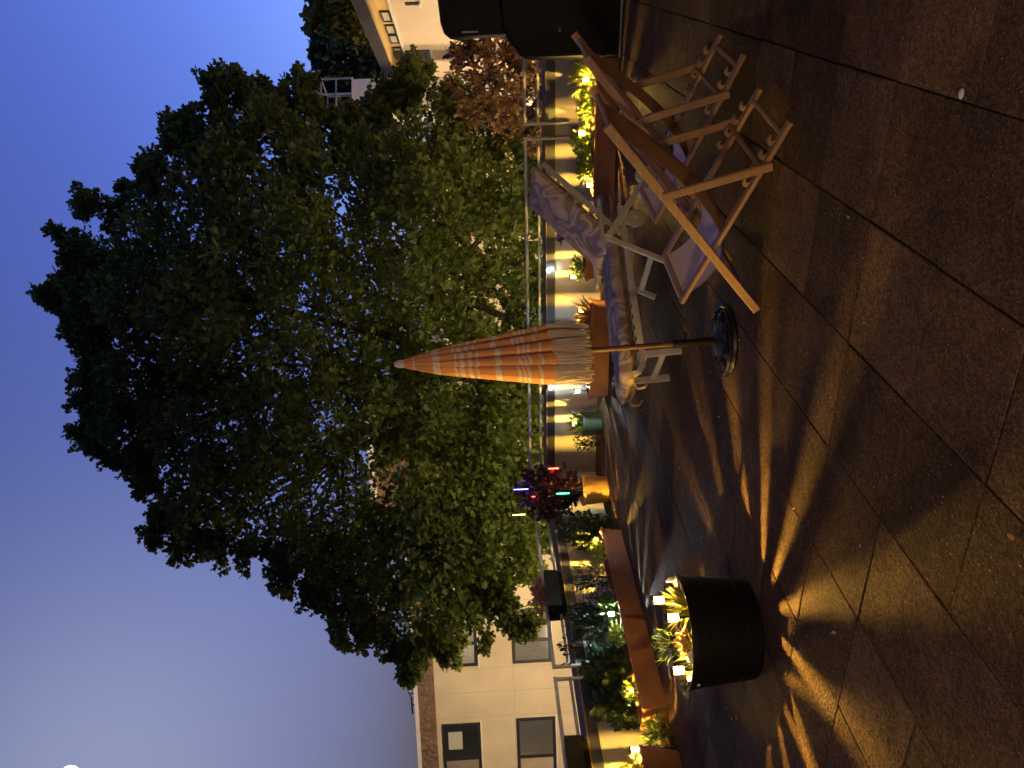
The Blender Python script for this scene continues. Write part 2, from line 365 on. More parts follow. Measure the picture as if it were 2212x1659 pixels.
# ------------------------------------------------------------------ buildings across the street
UP = np.array([0,0,1.]); HF = np.array([CF[0],CF[1],0]); HF /= np.linalg.norm(HF); HR = np.array([HF[1],-HF[0],0])
class Plane:
    """a vertical facade: u runs along it (to the right), n points at the viewer"""
    def __init__(s, p0, along):
        s.p0 = np.array([p0[0],p0[1],0.]); s.a = along/np.linalg.norm(along); s.n = np.array([s.a[1],-s.a[0],0.])
        if np.dot(s.n, CO-s.p0) < 0: s.n = -s.n
    def uv(s, x, y): P = atPlane(x, y, s.p0, s.n); return float(np.dot(P-s.p0, s.a)), float(P[2])
    def root(s, name, label, cat, group=None):
        t = thing(name, (s.p0[0], s.p0[1], ZS), math.atan2(s.a[1], s.a[0]), label, cat, group); return t
    # local coords: x along, y: away from the viewer (positive = deeper) if handed so
    def sg(s):  # +1 if local +y points away from the viewer
        ly = np.array([-s.a[1], s.a[0], 0]); return 1 if np.dot(ly, s.n) < 0 else -1
    def box(s, mb, u0, u1, z0, z1, d0, d1, ch=0):
        g = s.sg(); y0, y1 = sorted((d0*g, d1*g)); return mb.box((u0,y0,z0-ZS), (u1,y1,z1-ZS), ch)
def window(pl, root, u0, u1, z0, z1, split=None, mats=None, fr=.12, name='window', deep=.18, sill=True):
    """framed window set in a reveal standing 4 mm proud of the wall; parts: frame, panes, sill"""
    f = MB()
    pl.box(f, u0, u1, z0, z0+fr, -.03, .05); pl.box(f, u0, u1, z1-fr, z1, -.03, .05)
    pl.box(f, u0, u0+fr, z0+fr, z1-fr, -.028, .05); pl.box(f, u1-fr, u1, z0+fr, z1-fr, -.028, .05)
    xs = [u0+fr]
    if split is not None: m = u0+(u1-u0)*split; pl.box(f, m-fr*.55, m+fr*.55, z0+fr, z1-fr, -.026, .05)
    wdw = f.build(name, MT['dark_frame'], root)
    cuts = [(u0+fr, u1-fr)] if split is None else [(u0+fr, m-fr*.55), (m+fr*.55, u1-fr)]
    for i, (a, b) in enumerate(cuts):
        mt = (mats or [MT['pane']])[min(i, len(mats or [0])-1)]
        pl.box(MB(), a, b, z0+fr, z1-fr, .0, .02).build('pane', mt, wdw)
    if sill: pl.box(MB(), u0-.05, u1+.05, z0-.05, z0-.005, -.08, .04).build('sill', MT['white_trim'], wdw)
    return wdw
# long cream block on the left
al = rad(10)
BL = Plane(atD(1000,1659,33), HR*math.cos(al)-HF*math.sin(al))
r = BL.root('apartment_building', 'cream panel building with a brown pebble band under its flat roof', 'building')
ztop = BL.uv(903,1600)[1]; zband0 = BL.uv(945,1600)[1]; zband1 = BL.uv(908,1600)[1]
uL = BL.uv(1000,1850)[0]; uR = BL.uv(1000,960)[0]
ub = sorted((uL, uR)); uL, uR = ub
BL.box(MB(), uL, uR, ZS, zband0, 0, 10).build('wall', MT['facade'], r)
BL.box(MB(), uL, uR, zband0+.002, ztop-.12, .02, 9.9).build('upper_wall', MT['pebble'], r)
nb = 9
for k in range(nb):
    a0 = uL+(uR-uL)*k/nb; a1 = uL+(uR-uL)*(k+1)/nb
    BL.box(MB(), a0+.012, a1-.012, zband0+.01, zband1, -.06, .018).build('pebble_panel', MT['pebble'], r)
BL.box(MB(), uL-.1, uR+.1, ztop-.11, ztop+.04, -.12, 10.1).build('coping', MT['white_trim'], r)
def win_px(pl, rt, x0, x1, y0, y1, **k):
    a = pl.uv((x0+x1)/2, y0)[0]; b = pl.uv((x0+x1)/2, y1)[0]; ym = (y0+y1)/2
    z1 = pl.uv(x0, ym)[1]; z0 = pl.uv(x1, ym)[1]; a, b = sorted((a, b)); return window(pl, rt, a, b, z0, z1, **k)
win_px(BL, r, 947,1030,1322,1440, split=.42, mats=[MT['blind'],MT['blind']])
win_px(BL, r, 957,1040,1562,1680, split=.36, mats=[MT['pane'],MT['pane']])
win_px(BL, r, 1105,1190,1314,1431, split=.42, mats=[MT['pane_grey'],MT['pane_grey']])
win_px(BL, r, 1117,1201,1549,1668, split=.3, mats=[MT['pane_grey'],MT['pane_grey']])
for (x0,x1,y0,y1) in ((935,1018,1085,1200),(1092,1178,1085,1200)):
    win_px(BL, r, x0,x1,y0,y1, split=.42, mats=[MT['pane'],MT['pane_grey']])
def strip(pl, rt, nm, mt, x0, x1, y0, y1, d0, d1):
    a = pl.uv(x0, y0); b = pl.uv(x1, y1); u0, u1 = sorted((a[0], b[0])); z0, z1 = sorted((a[1], b[1]))
    return pl.box(MB(), u0, u1, z0, z1, d0, d1).build(nm, mt, rt)
MT['joint'] = pm('panel_joint', (.5,.43,.31), (.44,.38,.27), 3, .9)
for y in (1443,1494,1548,1300):
    a = BL.uv(1050, y)[0]; BL.box(MB(), a-.012, a+.012, ZS, zband0-.005, -.004, .01).build('panel_joint', MT['joint'], r)
a = BL.uv(1108,1440); BL.box(MB(), uL, uR, a[1]-.02, a[1]+.01, -.0035, .01).build('panel_joint', MT['joint'], r)
# lit room seen in the upper corner of the second window
strip(BL, r, 'lit_pane', MT['lit_room'], 968, 1000, 1582, 1618, -.004, -.001)
# flat roof vent
P = atPlane(889,1516, BL.p0-BL.n*1.2, BL.n)
vt = thing('roof_vent', (P[0],P[1],ztop+.22), math.atan2(BL.a[1],BL.a[0]), 'small dark tilted panel on the roof edge of the cream building', 'roof panel')
MB().add([(-.36,-.3,.0),(.36,-.3,.0),(.3,.3,.2),(-.3,.3,.2),(-.36,-.3,.06),(.36,-.3,.06),(.3,.3,.26),(-.3,.3,.26)],[(0,1,2,3),(4,5,6,7),(0,1,5,4),(1,2,6,5),(2,3,7,6),(3,0,4,7)]).build('panel', MT['dark_frame'], vt)
for sx in (-.25,.25): MB().beam((sx,.2,-.2),(sx,.2,.16),.04,.04,up=(0,1,0)).build('leg', MT['dark_frame'], vt)

# taller pebbledash block seen through the tree
al2 = rad(10)
BP = Plane(atD(900,1060,30), HR*math.cos(al2)-HF*math.sin(al2))
r = BP.root('pebbledash_building', 'taller brown pebbledash building seen through the tree', 'building')
za = BP.uv(808,1060)[1]; u0, u1 = sorted((BP.uv(900,1128)[0], BP.uv(900,905)[0])); zc = BP.uv(1012,1060)[1]
BP.box(MB(), u0, u1, zc, za-.1, 0, 8).build('upper_wall', MT['pebble'], r)
BP.box(MB(), u0, u1, ZS, zc-.004, .05, 7.95).build('lower_wall', MT['facade'], r)
BP.box(MB(), u0-.12, u1+.12, za-.098, za+.12, -.15, 8.1).build('coping', MT['white_trim'], r)
for y in (985,1110):
    a = BP.uv(900,y)[0]; BP.box(MB(), a-.06, a+.06, ZS, za-.12, -.16, -.02).build('downpipe', MT['dark_frame'], r)
for x0 in (860,960): win_px(BP, r, x0, x0+80, 1005, 1078, split=.5, mats=[MT['pane'],MT['pane']])

# lower lit block behind the tree, centre
BC = Plane(atD(1000,600,34), HR*math.cos(al2)-HF*math.sin(al2))
r = BC.root('rendered_building', 'warmly lit low building glimpsed between the leaves behind the railing', 'building')
za = BC.uv(958,600)[1]; u0, u1 = sorted((BC.uv(1000,905)[0], BC.uv(1000,235)[0]))
BC.box(MB(), u0, u1, ZS, za-.1, 0, 8).build('wall', MT['facade'], r)
BC.box(MB(), u0-.1, u1+.1, za-.098, za+.08, -.2, 8.1).build('coping', MT['white_trim'], r)
for y in (300,430,560,690,820):
    for x0 in (1000,1110): win_px(BC, r, x0, x0+62, y, y+70, split=.5, mats=[MT['pane'],MT['pane_grey']])

# pink house on the right with a deep eave: its wall runs away from the viewer
dv = ray(1022,640); dv[2] = 0; dv /= np.linalg.norm(dv)
BR = Plane(atD(950,40,21), dv)
r = BR.root('pink_house', 'pink rendered house with a lit yellow eave and a strip of clerestory windows', 'house')
ua, zE = BR.uv(836,0); ub_, _ = BR.uv(905,205); uc = BR.uv(900,-900)[0]
us = sorted((uc, ub_+2.5)); u0, u1 = us
zw = BR.uv(845,20)[1]; zcl0 = BR.uv(846,20)[1]; zcl1 = BR.uv(800,20)[1]; zfa = BR.uv(757,0)[1]
BR.box(MB(), u0, u1, ZS, zcl0, 0, 9).build('wall', MT['pink'], r)
zcl1 = BR.uv(806,20)[1]
BR.box(MB(), u0, u1, zcl0+.004, BR.uv(770,0)[1], .02, 8.9).build('upper_wall', MT['soffit'], r)
BR.box(MB(), u0, u1, zcl0-.02, zcl0+.04, -.06, .018).build('sill_band', MT['white_trim'], r)
ov = .4
OP = Plane(BR.p0+BR.n*(ov+.05), dv); zf1 = OP.uv(757,0)[1]; zf0 = OP.uv(788,0)[1]
rf = BR.box(MB(), u0-.25, u1+.35, zf0+.005, zf1, -ov-.05, 9.2).build('roof', MT['roofing'], r)
BR.box(MB(), u0-.2, u1+.3, zf0-.05, zf0, -ov, .015).build('soffit', MT['soffit'], r)
for k in range(30):   # clerestory panes
    ys = [(24,46),(54,73),(76,93),(103,126),(139,158)]
    if k >= len(ys): break
    a, b = BR.uv(830, ys[k][0])[0], BR.uv(838, ys[k][1])[0]; a, b = sorted((a, b))
    window(BR, r, a, b, zcl0+.07, zf0-.09, mats=[MT['blind']], fr=.035, name='clerestory_window', sill=False)
# shutter slot window and the barred window
win_px(BR, r, 861, 934, 108, 160, split=.5, mats=[MT['pane'],MT['pane']])
win_px(BR, r, 875, 905, 4, 9, mats=[MT['pane']])

# neighbour's roof terrace: white box with a metal frame on top
P = atD(795,215,24)
t = thing('roof_terrace_box', (P[0],P[1],P[2]-1.4), YAW*1.0+rad(10), 'white roof box with an open grey metal frame beside the eave', 'roof box')
MB().box((-.42,-.4,-6), (.42,.6,1.75)).build('box_wall', MT['white_trim'], t)
MB().box((-.46,-.44,1.752), (.46,.64,1.8)).build('box_cap', MT['white_trim'], t)
fr = MB()
for (x, y) in ((-.5,-.45),(.42,-.45),(-.05,-.45),(-.5,.5),(.42,.5)): MB().beam((x,y,1.8),(x,y,2.65),.05,.05,up=(0,1,0)).build('post', MT['rail'], t)
for (p, q) in (((-.55,-.45,2.66),(.47,-.45,2.66)),((-.55,.5,2.66),(.47,.5,2.66)),((-.5,-.45,2.24),(.42,-.45,2.24)),((.42,-.42,2.66),(.42,.47,2.66))):
    MB().beam(p, q, .045, .045).build('rail', MT['rail'], t)
# -------------------------------------------------- trees
def inpoly(x, y, poly):
    c = np.zeros(len(x), bool); n = len(poly)
    for i in range(n):
        x1, y1 = poly[i]; x2, y2 = poly[(i+1) % n]
        k = ((y1 > y) != (y2 > y)) & (x < (x2-x1)*(y-y1)/((y2-y1) or 1e-9)+x1); c ^= k
    return c
def edgedist(x, y, poly):
    d = np.full(len(x), 1e9); n = len(poly)
    for i in range(n):
        a = np.array(poly[i], float); b = np.array(poly[(i+1) % n], float); ab = b-a
        t = np.clip(((x-a[0])*ab[0]+(y-a[1])*ab[1])/(ab@ab), 0, 1)
        d = np.minimum(d, np.hypot(x-a[0]-t*ab[0], y-a[1]-t*ab[1]))
    return d
def tree(name, label, poly, D0, T, nclump, per, lsize, mat, trunk_xy, r_clump=.6, holes=(), spread=350., nlimb=26, group=None, zbase=ZS, barkmat=None, trunk_r=.28, sprigs=0):
    """crown volume: clumps spread through the depth of the crown; trunk and limbs reach into it"""
    px = [p[0] for p in poly]; py = [p[1] for p in poly]
    X = rng.uniform(min(px), max(px), nclump*6); Y = rng.uniform(min(py), max(py), nclump*6)
    k = inpoly(X, Y, poly); X, Y = X[k][:nclump], Y[k][:nclump]
    if sprigs:
        pg = np.array(poly, float); cen = pg.mean(0); ex, ey = [], []
        for _ in range(sprigs):
            i = rng.integers(len(pg)); u = rng.random(); p = pg[i]*(1-u)+pg[(i+1) % len(pg)]*u
            if p[0] > 1150: continue
            d = p-cen; d /= np.linalg.norm(d); a = rng.normal(0,.5); d = np.array([d[0]*math.cos(a)-d[1]*math.sin(a), d[0]*math.sin(a)+d[1]*math.cos(a)])
            L_ = rng.uniform(8,38)
            for v in np.linspace(-30, L_, 5): q = p+d*v+rng.normal(0,3,2); ex.append(q[0]); ey.append(q[1])
        X = np.concatenate([X, ex]); Y = np.concatenate([Y, ey])
    e = edgedist(X, Y, poly); e[~inpoly(X, Y, poly)] *= .2
    keep = np.ones(len(X), bool)
    for hx, hy, hr in holes: keep &= ~((np.hypot(X-hx, Y-hy) < hr*1.05) & (rng.random(len(X)) < .93))
    X, Y, e = X[keep], Y[keep], e[keep]
    th = T*np.sqrt(np.clip(e/spread, .02, 1)); D = D0 + rng.uniform(-1, 1, len(X))*th
    C = np.array([atD(x, y, d) for x, y, d in zip(X, Y, D)])
    rc = r_clump*np.clip(.3+e/140., .3, 1)*rng.uniform(.7, 1.25, len(X))
    base = atD(trunk_xy[0], trunk_xy[1], D0); fork = np.array([base[0], base[1], base[2]])
    foot = np.array([base[0]+rng.normal(0,.1), base[1], zbase])
    t = thing(name, foot, 0, label, 'tree', group)
    ctr = fork
    Ps, Ns, Ss = [], [], []
    for c, rr_ in zip(C, rc):
        m = int(per*rng.uniform(.6, 1.3)*(.26+.74*min(1, rr_/r_clump)))
        q = rng.normal(0, 1, (m,3)); q /= np.linalg.norm(q, axis=1)[:,None]; q *= (rng.random((m,1))**.45)*rr_
        q[:,2] *= .75
        out = c-ctr; out /= (np.linalg.norm(out)+1e-6)
        Ps.append(c+q); Ns.append(np.tile(out*.5, (m,1))+q/max(rr_,.1)*.7+np.array([0,0,-.35])); Ss.append(lsize*rng.uniform(.65, 1.3, m))
    Ps = np.concatenate(Ps); Ns = np.concatenate(Ns); Ss = np.concatenate(Ss)
    foliage('crown', Ps-foot, Ns, Ss, mat, t)
    mb = MB()
    zl = fork-foot
    mb.tube([(0,0,0),(zl*.35+np.array([.1,0,0])),(zl*.7),(zl)], [trunk_r*1.3, trunk_r, trunk_r*.85, trunk_r*.7], 10)
    ends = []
    order = rng.permutation(len(C))[:nlimb]
    for i in order:
        c = C[i]-foot; s = zl*rng.uniform(.62, 1.0); mid = s*.5+c*.5+np.array([0,0,rng.uniform(.1,.9)])+rng.normal(0,.25,3)
        r0 = trunk_r*rng.uniform(.25,.45)
        pts = [s, s*.6+mid*.4+rng.normal(0,.08,3), mid, mid*.45+c*.55+rng.normal(0,.12,3), c]
        mb.tube(pts, [r0, r0*.75, r0*.5, r0*.3, .012], 6); ends.append(mid)
    # twigs to further clumps
    order2 = rng.permutation(len(C))[:nlimb*6]
    for i in order2:
        c = C[i]-foot; e0 = min(ends, key=lambda m_: np.linalg.norm(m_-c)); m2 = (e0+c)/2+rng.normal(0,.15,3)
        mb.tube([e0, m2, c], [.035, .022, .008], 4)
    mb.build('trunk', barkmat or MT['bark'], t, True)
    return t
TREE = [(450,172),(505,205),(440,262),(372,288),(292,350),(320,392),(240,415),(168,432),(212,470),(140,518),(190,556),(150,598),(104,642),(165,700),(186,752),(184,850),(218,892),(168,936),(214,978),(300,1006),(330,1070),(306,1106),(344,1140),(392,1166),(428,1184),(500,1190),(572,1188),(610,1226),(650,1280),(690,1268),(745,1392),(790,1340),(820,1370),(862,1418),(882,1446),(930,1402),(1016,1398),(1060,1345),(1100,1332),(1186,1352),(1200,1240),(1230,1180),(1260,900),(1260,500),(1240,260),(1130,262),(1060,246),(1010,236),(962,205),(900,176),(872,150),(832,205),(806,238),(765,268),(704,250),(668,212),(650,172),(604,214),(560,176)]
HOLES = [(745,425,46),(700,398,26),(642,655,30),(700,668,24),(436,545,15),(520,705,16),(452,850,22),(470,900,15),(690,1018,34),(640,985,22),(668,1092,30),(590,1050,22),(700,300,18),(840,1055,34),(1000,1115,26),(1040,1360,26),(1130,1310,24),(930,1300,22),(1050,415,22),(1040,560,16),(560,880,14),(600,400,16),(720,560,14),(1120,520,20),(345,1030,18),(520,1130,24)]
tree('maple_tree', 'huge broad leafy tree towering above the far railing', TREE, 18.0, 3.7, 1650, 86, .13, MT['leaf'], (1010,790), .5, HOLES, sprigs=150)
tree('copper_tree', 'small reddish brown tree in front of the pink house', [(950,95),(985,70),(1060,40),(1190,40),(1230,130),(1220,300),(1150,330),(1060,285),(1000,262),(960,215),(965,150)], 14.2, 1.0, 165, 42, .085, MT['leaf_brown'], (1210,190), .26, [(1140,215,20),(1155,120,18),(1010,95,12)], spread=90, nlimb=26, trunk_r=.09)
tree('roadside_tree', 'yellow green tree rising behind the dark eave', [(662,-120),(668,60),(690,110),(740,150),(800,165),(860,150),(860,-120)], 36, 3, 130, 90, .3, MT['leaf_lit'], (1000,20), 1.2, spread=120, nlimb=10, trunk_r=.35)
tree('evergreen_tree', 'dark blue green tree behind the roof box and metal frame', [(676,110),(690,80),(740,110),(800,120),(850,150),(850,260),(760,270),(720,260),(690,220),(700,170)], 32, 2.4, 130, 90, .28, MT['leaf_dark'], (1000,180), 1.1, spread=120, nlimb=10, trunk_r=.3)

# assumed, unseen street lamps below the parapet, added to light facades and the tree from underneath
def assumed_street_lamp(label, x, y, D, z, power, col=(1,.7,.36)):
    P = atD(x, y, D); t = thing('assumed_street_lamp', (P[0],P[1],ZS), random.uniform(0,6), label, 'street lamp', 'assumed street lamps below the terrace')
    h = z-ZS
    MB().tube([(0,0,0),(0,0,h*.5),(0,0,h)], [.09,.07,.05], 10).build('pole', MT['rail'], t)
    MB().lathe([(.05,h),(.2,h+.03),(.24,h+.3),(.23,h+.3),(.19,h+.05),(.0,h+.02)], 20).build('lamp_glass', emis('assumed_street_lamp_glass', col, 3), t)
    MB().lathe([(.0,h+.46),(.2,h+.42),(.3,h+.34),(.3,h+.315),(.0,h+.31)], 20).build('lamp_hood', MT['dark_frame'], t)
    l = bpy.data.lights.new('assumed_bulb', 'POINT'); l.energy = power; l.color = col; l.shadow_soft_size = .25
    lo = bpy.data.objects.new('assumed_bulb', l); COL.objects.link(lo); lo.parent = t; lo.location = (0,0,h-.3)
assumed_street_lamp('assumed street lamp below the left wall in front of the cream building', 1106, 1500, 24, -1.2, 2000)
assumed_street_lamp('assumed street lamp below the left wall beyond the near railing panel', 1106, 1900, 25, -1.2, 1100)
assumed_street_lamp('assumed street lamp behind the tree in front of the pebbledash building', 1106, 1080, 23, -1.5, 3200)
assumed_street_lamp('assumed street lamp under the tree before the low lit building', 1106, 560, 25, -1.6, 2800)
assumed_street_lamp('assumed street lamp in front of the pink house on the right', 1106, 200, 19, -1.8, 1000, (1,.72,.5))
assumed_street_lamp('assumed street lamp on the near kerb between terrace and big tree', 1106, 800, 13.2, -1.3, 850, (1,.84,.48))
assumed_street_lamp('assumed street lamp on the near kerb left of the big tree', 1106, 1200, 13.5, -1.2, 850, (1,.84,.48))
assumed_street_lamp('assumed street lamp on the near kerb toward the copper tree', 1106, 330, 12.6, -1.4, 350, (1,.82,.46))
assumed_street_lamp('assumed street lamp behind the pink house lighting the roadside tree', 1106, -20, 33, 1.5, 1500)
assumed_street_lamp('assumed street lamp beside the pink house near the eave', 1106, -150, 16, -1.8, 500, (1,.72,.5))

# moon
P = CO+MOON_DIR*1500
mn = MB(); prof = [(math.sin(math.pi*i/16)*14, -math.cos(math.pi*i/16)*14) for i in range(17)]
mn.lathe(prof, 24); mo = mn.build('moon', MT['moon'], None, True); mo.location = P; tag(mo, 'bright moon at the edge of the evening sky', 'moon')
# ================================================================== things on the terrace
# ---- deckchairs (local: x forward from the rear feet, y = -width side, z up)
def deckchair(loc, ang, label):
    t = thing('deckchair', (*loc, 0), ang, label, 'deckchair', 'wooden folding deckchairs')
    W = .56; r = .046; Wd = MT['wood']
    yo = (-.0, -W); yi = (-.035, -W+.035); yp = (.03, -W-.03)
    hx, hz, fx = -.04, .885, 1.0
    for y in yo:   # long back frame
        MB().beam((hx,y,hz), (fx,y,.015), .024, r, up=(1,0,1)).build('back_rail', Wd, t)
    kx, kz = .95, .425
    tooth = [(-.0,.0),(.03,.0),(.034,.016),(.024,.032),(.008,.036),(-.012,.03),(.006,.024),(.012,.014)]
    for y in yi:   # seat frame with the notches near its rear end
        a = Vector((kx,y,kz)); b = Vector((-.02,y,.012)); d = (b-a).normalized(); up = Vector((-d.z,0,d.x)); up = up if up.z > 0 else -up
        sr = MB().beam(a, b, .024, r, up=(1,0,1)).build('seat_rail', Wd, t)
        for k in range(4):
            c = b-d*(.10+.075*k)+up*(r*.46); mb = MB()
            V = [(c+d*(-p[0])+up*p[1]) for p in tooth]; n = len(V)
            mb.add([(v.x,y-.011,v.z) for v in V]+[(v.x,y+.011,v.z) for v in V], [tuple(range(n-1,-1,-1)), tuple(range(n,2*n))]+[(i,(i+1)%n,n+(i+1)%n,n+i) for i in range(n)])
            mb.build('notch', Wd, sr)
    for y in yp:   # prop
        MB().beam((.31,y,.595), (.17,y,.085), .022, .042, up=(1,0,0)).build('prop_rail', Wd, t)
    def bar(nm, x, z, y0, y1, rr=.014): MB().tube([(x,y0,z),(x,(y0+y1)/2,z),(x,y1,z)], rr, 10).build(nm, Wd, t, True)
    bar('head_bar', hx+.035, hz-.03, .0, -W, .016)
    bar('front_bar', .93, .075, .0, -W, .014)
    bar('knee_bar', kx-.02, kz-.008, -.035, -W+.035, .016)
    bar('rear_bar', .04, .04, -.035, -W+.035, .014)
    bar('prop_bar', .185, .13, .03, -W-.03, .013)
    # sling: two skins of one white canvas, shade painted brown into the lower
    N, Mm = 26, 8; A = Vector((hx+.035,0,hz-.02)); B = Vector((.62,0,-.12)); Cc = Vector((kx-.01,0,kz+.012))
    for nm, mt, off in (('sling', MT['sling'], .0035), ('sling_shaded_side', MT['sling_shade'], -.0035)):
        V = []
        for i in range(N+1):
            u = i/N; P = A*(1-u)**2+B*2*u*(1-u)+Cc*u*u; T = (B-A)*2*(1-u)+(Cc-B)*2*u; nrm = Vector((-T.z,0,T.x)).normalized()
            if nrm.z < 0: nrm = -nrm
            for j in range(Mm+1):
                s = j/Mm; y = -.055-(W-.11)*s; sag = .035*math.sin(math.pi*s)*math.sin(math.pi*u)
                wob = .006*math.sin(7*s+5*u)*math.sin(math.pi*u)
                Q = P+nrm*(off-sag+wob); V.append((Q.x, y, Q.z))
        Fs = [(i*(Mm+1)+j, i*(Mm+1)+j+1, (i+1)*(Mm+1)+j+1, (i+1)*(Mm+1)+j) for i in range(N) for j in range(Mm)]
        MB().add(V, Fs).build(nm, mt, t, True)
    return t
DA = math.atan2(.16, -.987)
deckchair((-.78,3.93), DA, 'nearer wooden deckchair with a pale canvas seat beside the parasol')
deckchair((-.57,4.74), DA+rad(2), 'farther wooden deckchair standing behind the other toward the black bulk')

# ---- white steamer lounger
LA = math.atan2(.785,.62)
t = thing('sun_lounger', (-2.75,5.61,0), LA, 'white slatted steamer lounger with armrests and a wheel', 'lounger'); Wm = MT['white_wood']; LW = .5
for y in (0., LW):
    MB().beam((-.05,y,.30), (1.36,y,.325), .026, .05).build('side_rail', Wm, t)
    pts = [(-.04,y,.305),(-.10,y,.315),(-.145,y,.345),(-.16,y,.385)]
    mb = MB()
    for k in range(3): mb.beam(pts[k], Vector(pts[k+1])*1.08-Vector(pts[k])*.08, .026, .045)
    mb.build('foot_curl', Wm, t)
    MB().beam((0.02,y,.0), (0.0,y,.29), .03, .055, up=(1,0,0)).build('leg', Wm, t)
    yy = y+(-.03 if y == 0 else .03)
    MB().beam((1.06,yy,.5), (.79,yy,.012), .024, .05, up=(1,0,0)).build('leg', Wm, t)
    MB().beam((1.04,yy*1.0+(.026 if y else -.026),.46), (1.66,yy+(.026 if y else -.026),.05), .024, .05, up=(0,0,1)).build('leg', Wm, t)
    ab = MB(); yc = y+(.06 if y else -.06)*.3
    n = 10; outline = [(.9+.03*(1-math.cos(a)), math.sin(a)*.03) for a in np.linspace(-math.pi/2, math.pi/2, 2)]
    poly = [(.92,-.032),(.9,-.02),(.893,0),(.9,.02),(.92,.032),(1.40,.03),(1.42,.015),(1.42,-.015),(1.40,-.03)]
    ab.prism([(a_, b_+yc) for a_, b_ in poly], 'z', .492, .516); ab.build('armrest', Wm, t)
    MB().beam((1.10,y+(.02 if y == 0 else -.02),.34), (1.84,y+(.02 if y == 0 else -.02),.93), .024, .045, up=(-1,0,1)).build('back_rail', Wm, t)
    MB().lathe([(.02,-.02),(.085,-.018),(.09,0),(.085,.018),(.02,.02),(.014,0)], 24, closed=True).build('wheel', Wm, t, True)
    wv = t.children[-1]; wv.rotation_euler = (math.pi/2,0,0); wv.location = (1.62,y+(.055 if y else -.055),.092)
MB().beam((.02,-.0,.13), (.02,LW,.13), .03, .045).build('stretcher', Wm, t)
MB().beam((.86,-.03,.13), (.86,LW+.03,.13), .03, .045).build('stretcher', Wm, t)
for k in range(12):
    x = .0+k*.098; MB().beam((x,.013,.333), (x,LW-.013,.333), .055, .014).build('slat', Wm, t)
for k in range(7):
    u = .06+k*.14; p = Vector((1.10,0,.34)).lerp(Vector((1.84,0,.93)), u)+Vector((-.02,0,.024)); MB().beam((p.x,.01,p.z), (p.x,LW-.01,p.z), .05, .012, up=(-.62,0,.78)).build('slat', Wm, t)

def cushmat():
    m = bpy.data.materials.new('floral_cotton'); m.use_nodes = True; tr = m.node_tree; b = tr.nodes['Principled BSDF']; L = tr.links.new
    b.inputs['Roughness'].default_value = .55; b.inputs['Specular IOR Level'].default_value = .35
    tc = tr.nodes.new('ShaderNodeTexCoord'); n = tr.nodes.new('ShaderNodeTexNoise'); n.inputs['Scale'].default_value = 2.4; n.inputs['Detail'].default_value = 1.2; n.inputs['Distortion'].default_value = 1.6
    L(tc.outputs['Object'], n.inputs['Vector'])
    r = tr.nodes.new('ShaderNodeValToRGB'); r.color_ramp.interpolation = 'EASE'
    el = r.color_ramp.elements; el[0].position = .0; el[0].color = (0.301,0.223,0.146,1); el[1].position = .36; el[1].color = (0.324,0.239,0.155,1)
    for p, c in ((.40,(0.597,0.462,0.277)),(.43,(0.332,0.239,0.155)),(.5,(0.277,0.206,0.134)),(.53,(0.535,0.412,0.249)),(.58,(0.629,0.487,0.289)),(.61,(0.245,0.183,0.119)),(.64,(0.473,0.360,0.222)),(.75,(0.338,0.246,0.158))):
        e = el.new(p); e.color = (*c, 1)
    L(n.outputs[0], r.inputs[0]); L(r.outputs[0], b.inputs['Base Color'])
    n2 = tr.nodes.new('ShaderNodeTexNoise'); n2.inputs['Scale'].default_value = 9; L(tc.outputs['Object'], n2.inputs['Vector'])
    bp = tr.nodes.new('ShaderNodeBump'); bp.inputs['Strength'].default_value = .5; bp.inputs['Distance'].default_value = .02; L(n2.outputs[0], bp.inputs['Height']); L(bp.outputs[0], b.inputs['Normal'])
    return m
MT['cushion'] = cushmat()
def pillow(name, L_, W_, T_, mat, parent, n=(26,12), tuft=3):
    """soft mattress block, rounded edges, quilted at tuft lines; local x 0..L, y 0..W, z 0..T"""
    nx, ny = n; V = []; Fs = []
    def prof(u, e=.16): return (1-(1-min(1, min(u, 1-u)/e))**2)**.5
    for side in (1, -1):
        for i in range(nx+1):
            for j in range(ny+1):
                u, v = i/nx, j/ny; h = prof(u, .09)*prof(v, .2)
                tf = 1-.22*max(0, 1-abs(((u*tuft) % 1)-.5)*2*0-abs(((u*tuft) % 1))*9 if (u*tuft) % 1 < .11 else 0)
                wob = .008*math.sin(11*u+3*v)+.006*math.sin(23*u*v+9*v)
                V.append((u*L_, v*W_, T_/2+side*(T_/2*(.25+.75*h)*tf+wob*h)))
    m = (nx+1)*(ny+1)
    for s in (0, 1):
        for i in range(nx):
            for j in range(ny):
                a = s*m+i*(ny+1)+j; q = (a, a+1, a+ny+2, a+ny+1); Fs.append(q if s == 0 else q[::-1])
    ring = [i*(ny+1) for i in range(nx+1)]+[nx*(ny+1)+j for j in range(1,ny+1)]+[i*(ny+1)+ny for i in range(nx-1,-1,-1)]+[j for j in range(ny-1,0,-1)]
    for k in range(len(ring)): a, b = ring[k], ring[(k+1) % len(ring)]; Fs.append((a, b, m+b, m+a))
    return MB().add(V, Fs).build(name, mat, parent, True)
t = thing('lounger_cushion', (-2.75,5.61,.345), LA, 'long grey mauve floral cushion lying on the white lounger', 'cushion')
s = pillow('seat_cushion', 1.36, .50, .12, MT['cushion'], t, (40,12), 4); s.location = (-.2,0,.0)
s = pillow('back_cushion', .95, .52, .13, MT['cushion'], t, (30,12), 2); s.location = (1.09,-.01,.03); s.rotation_euler = (0,-math.atan2(.59,.74),0)
s = MB().tube([(-.19,.1,.03),(-.24,.1,.0),(-.23,.1,-.05),(-.19,.12,-.08)], [.012,.012,.01,.008], 6).build('tie', MT['cushion'], t, True)
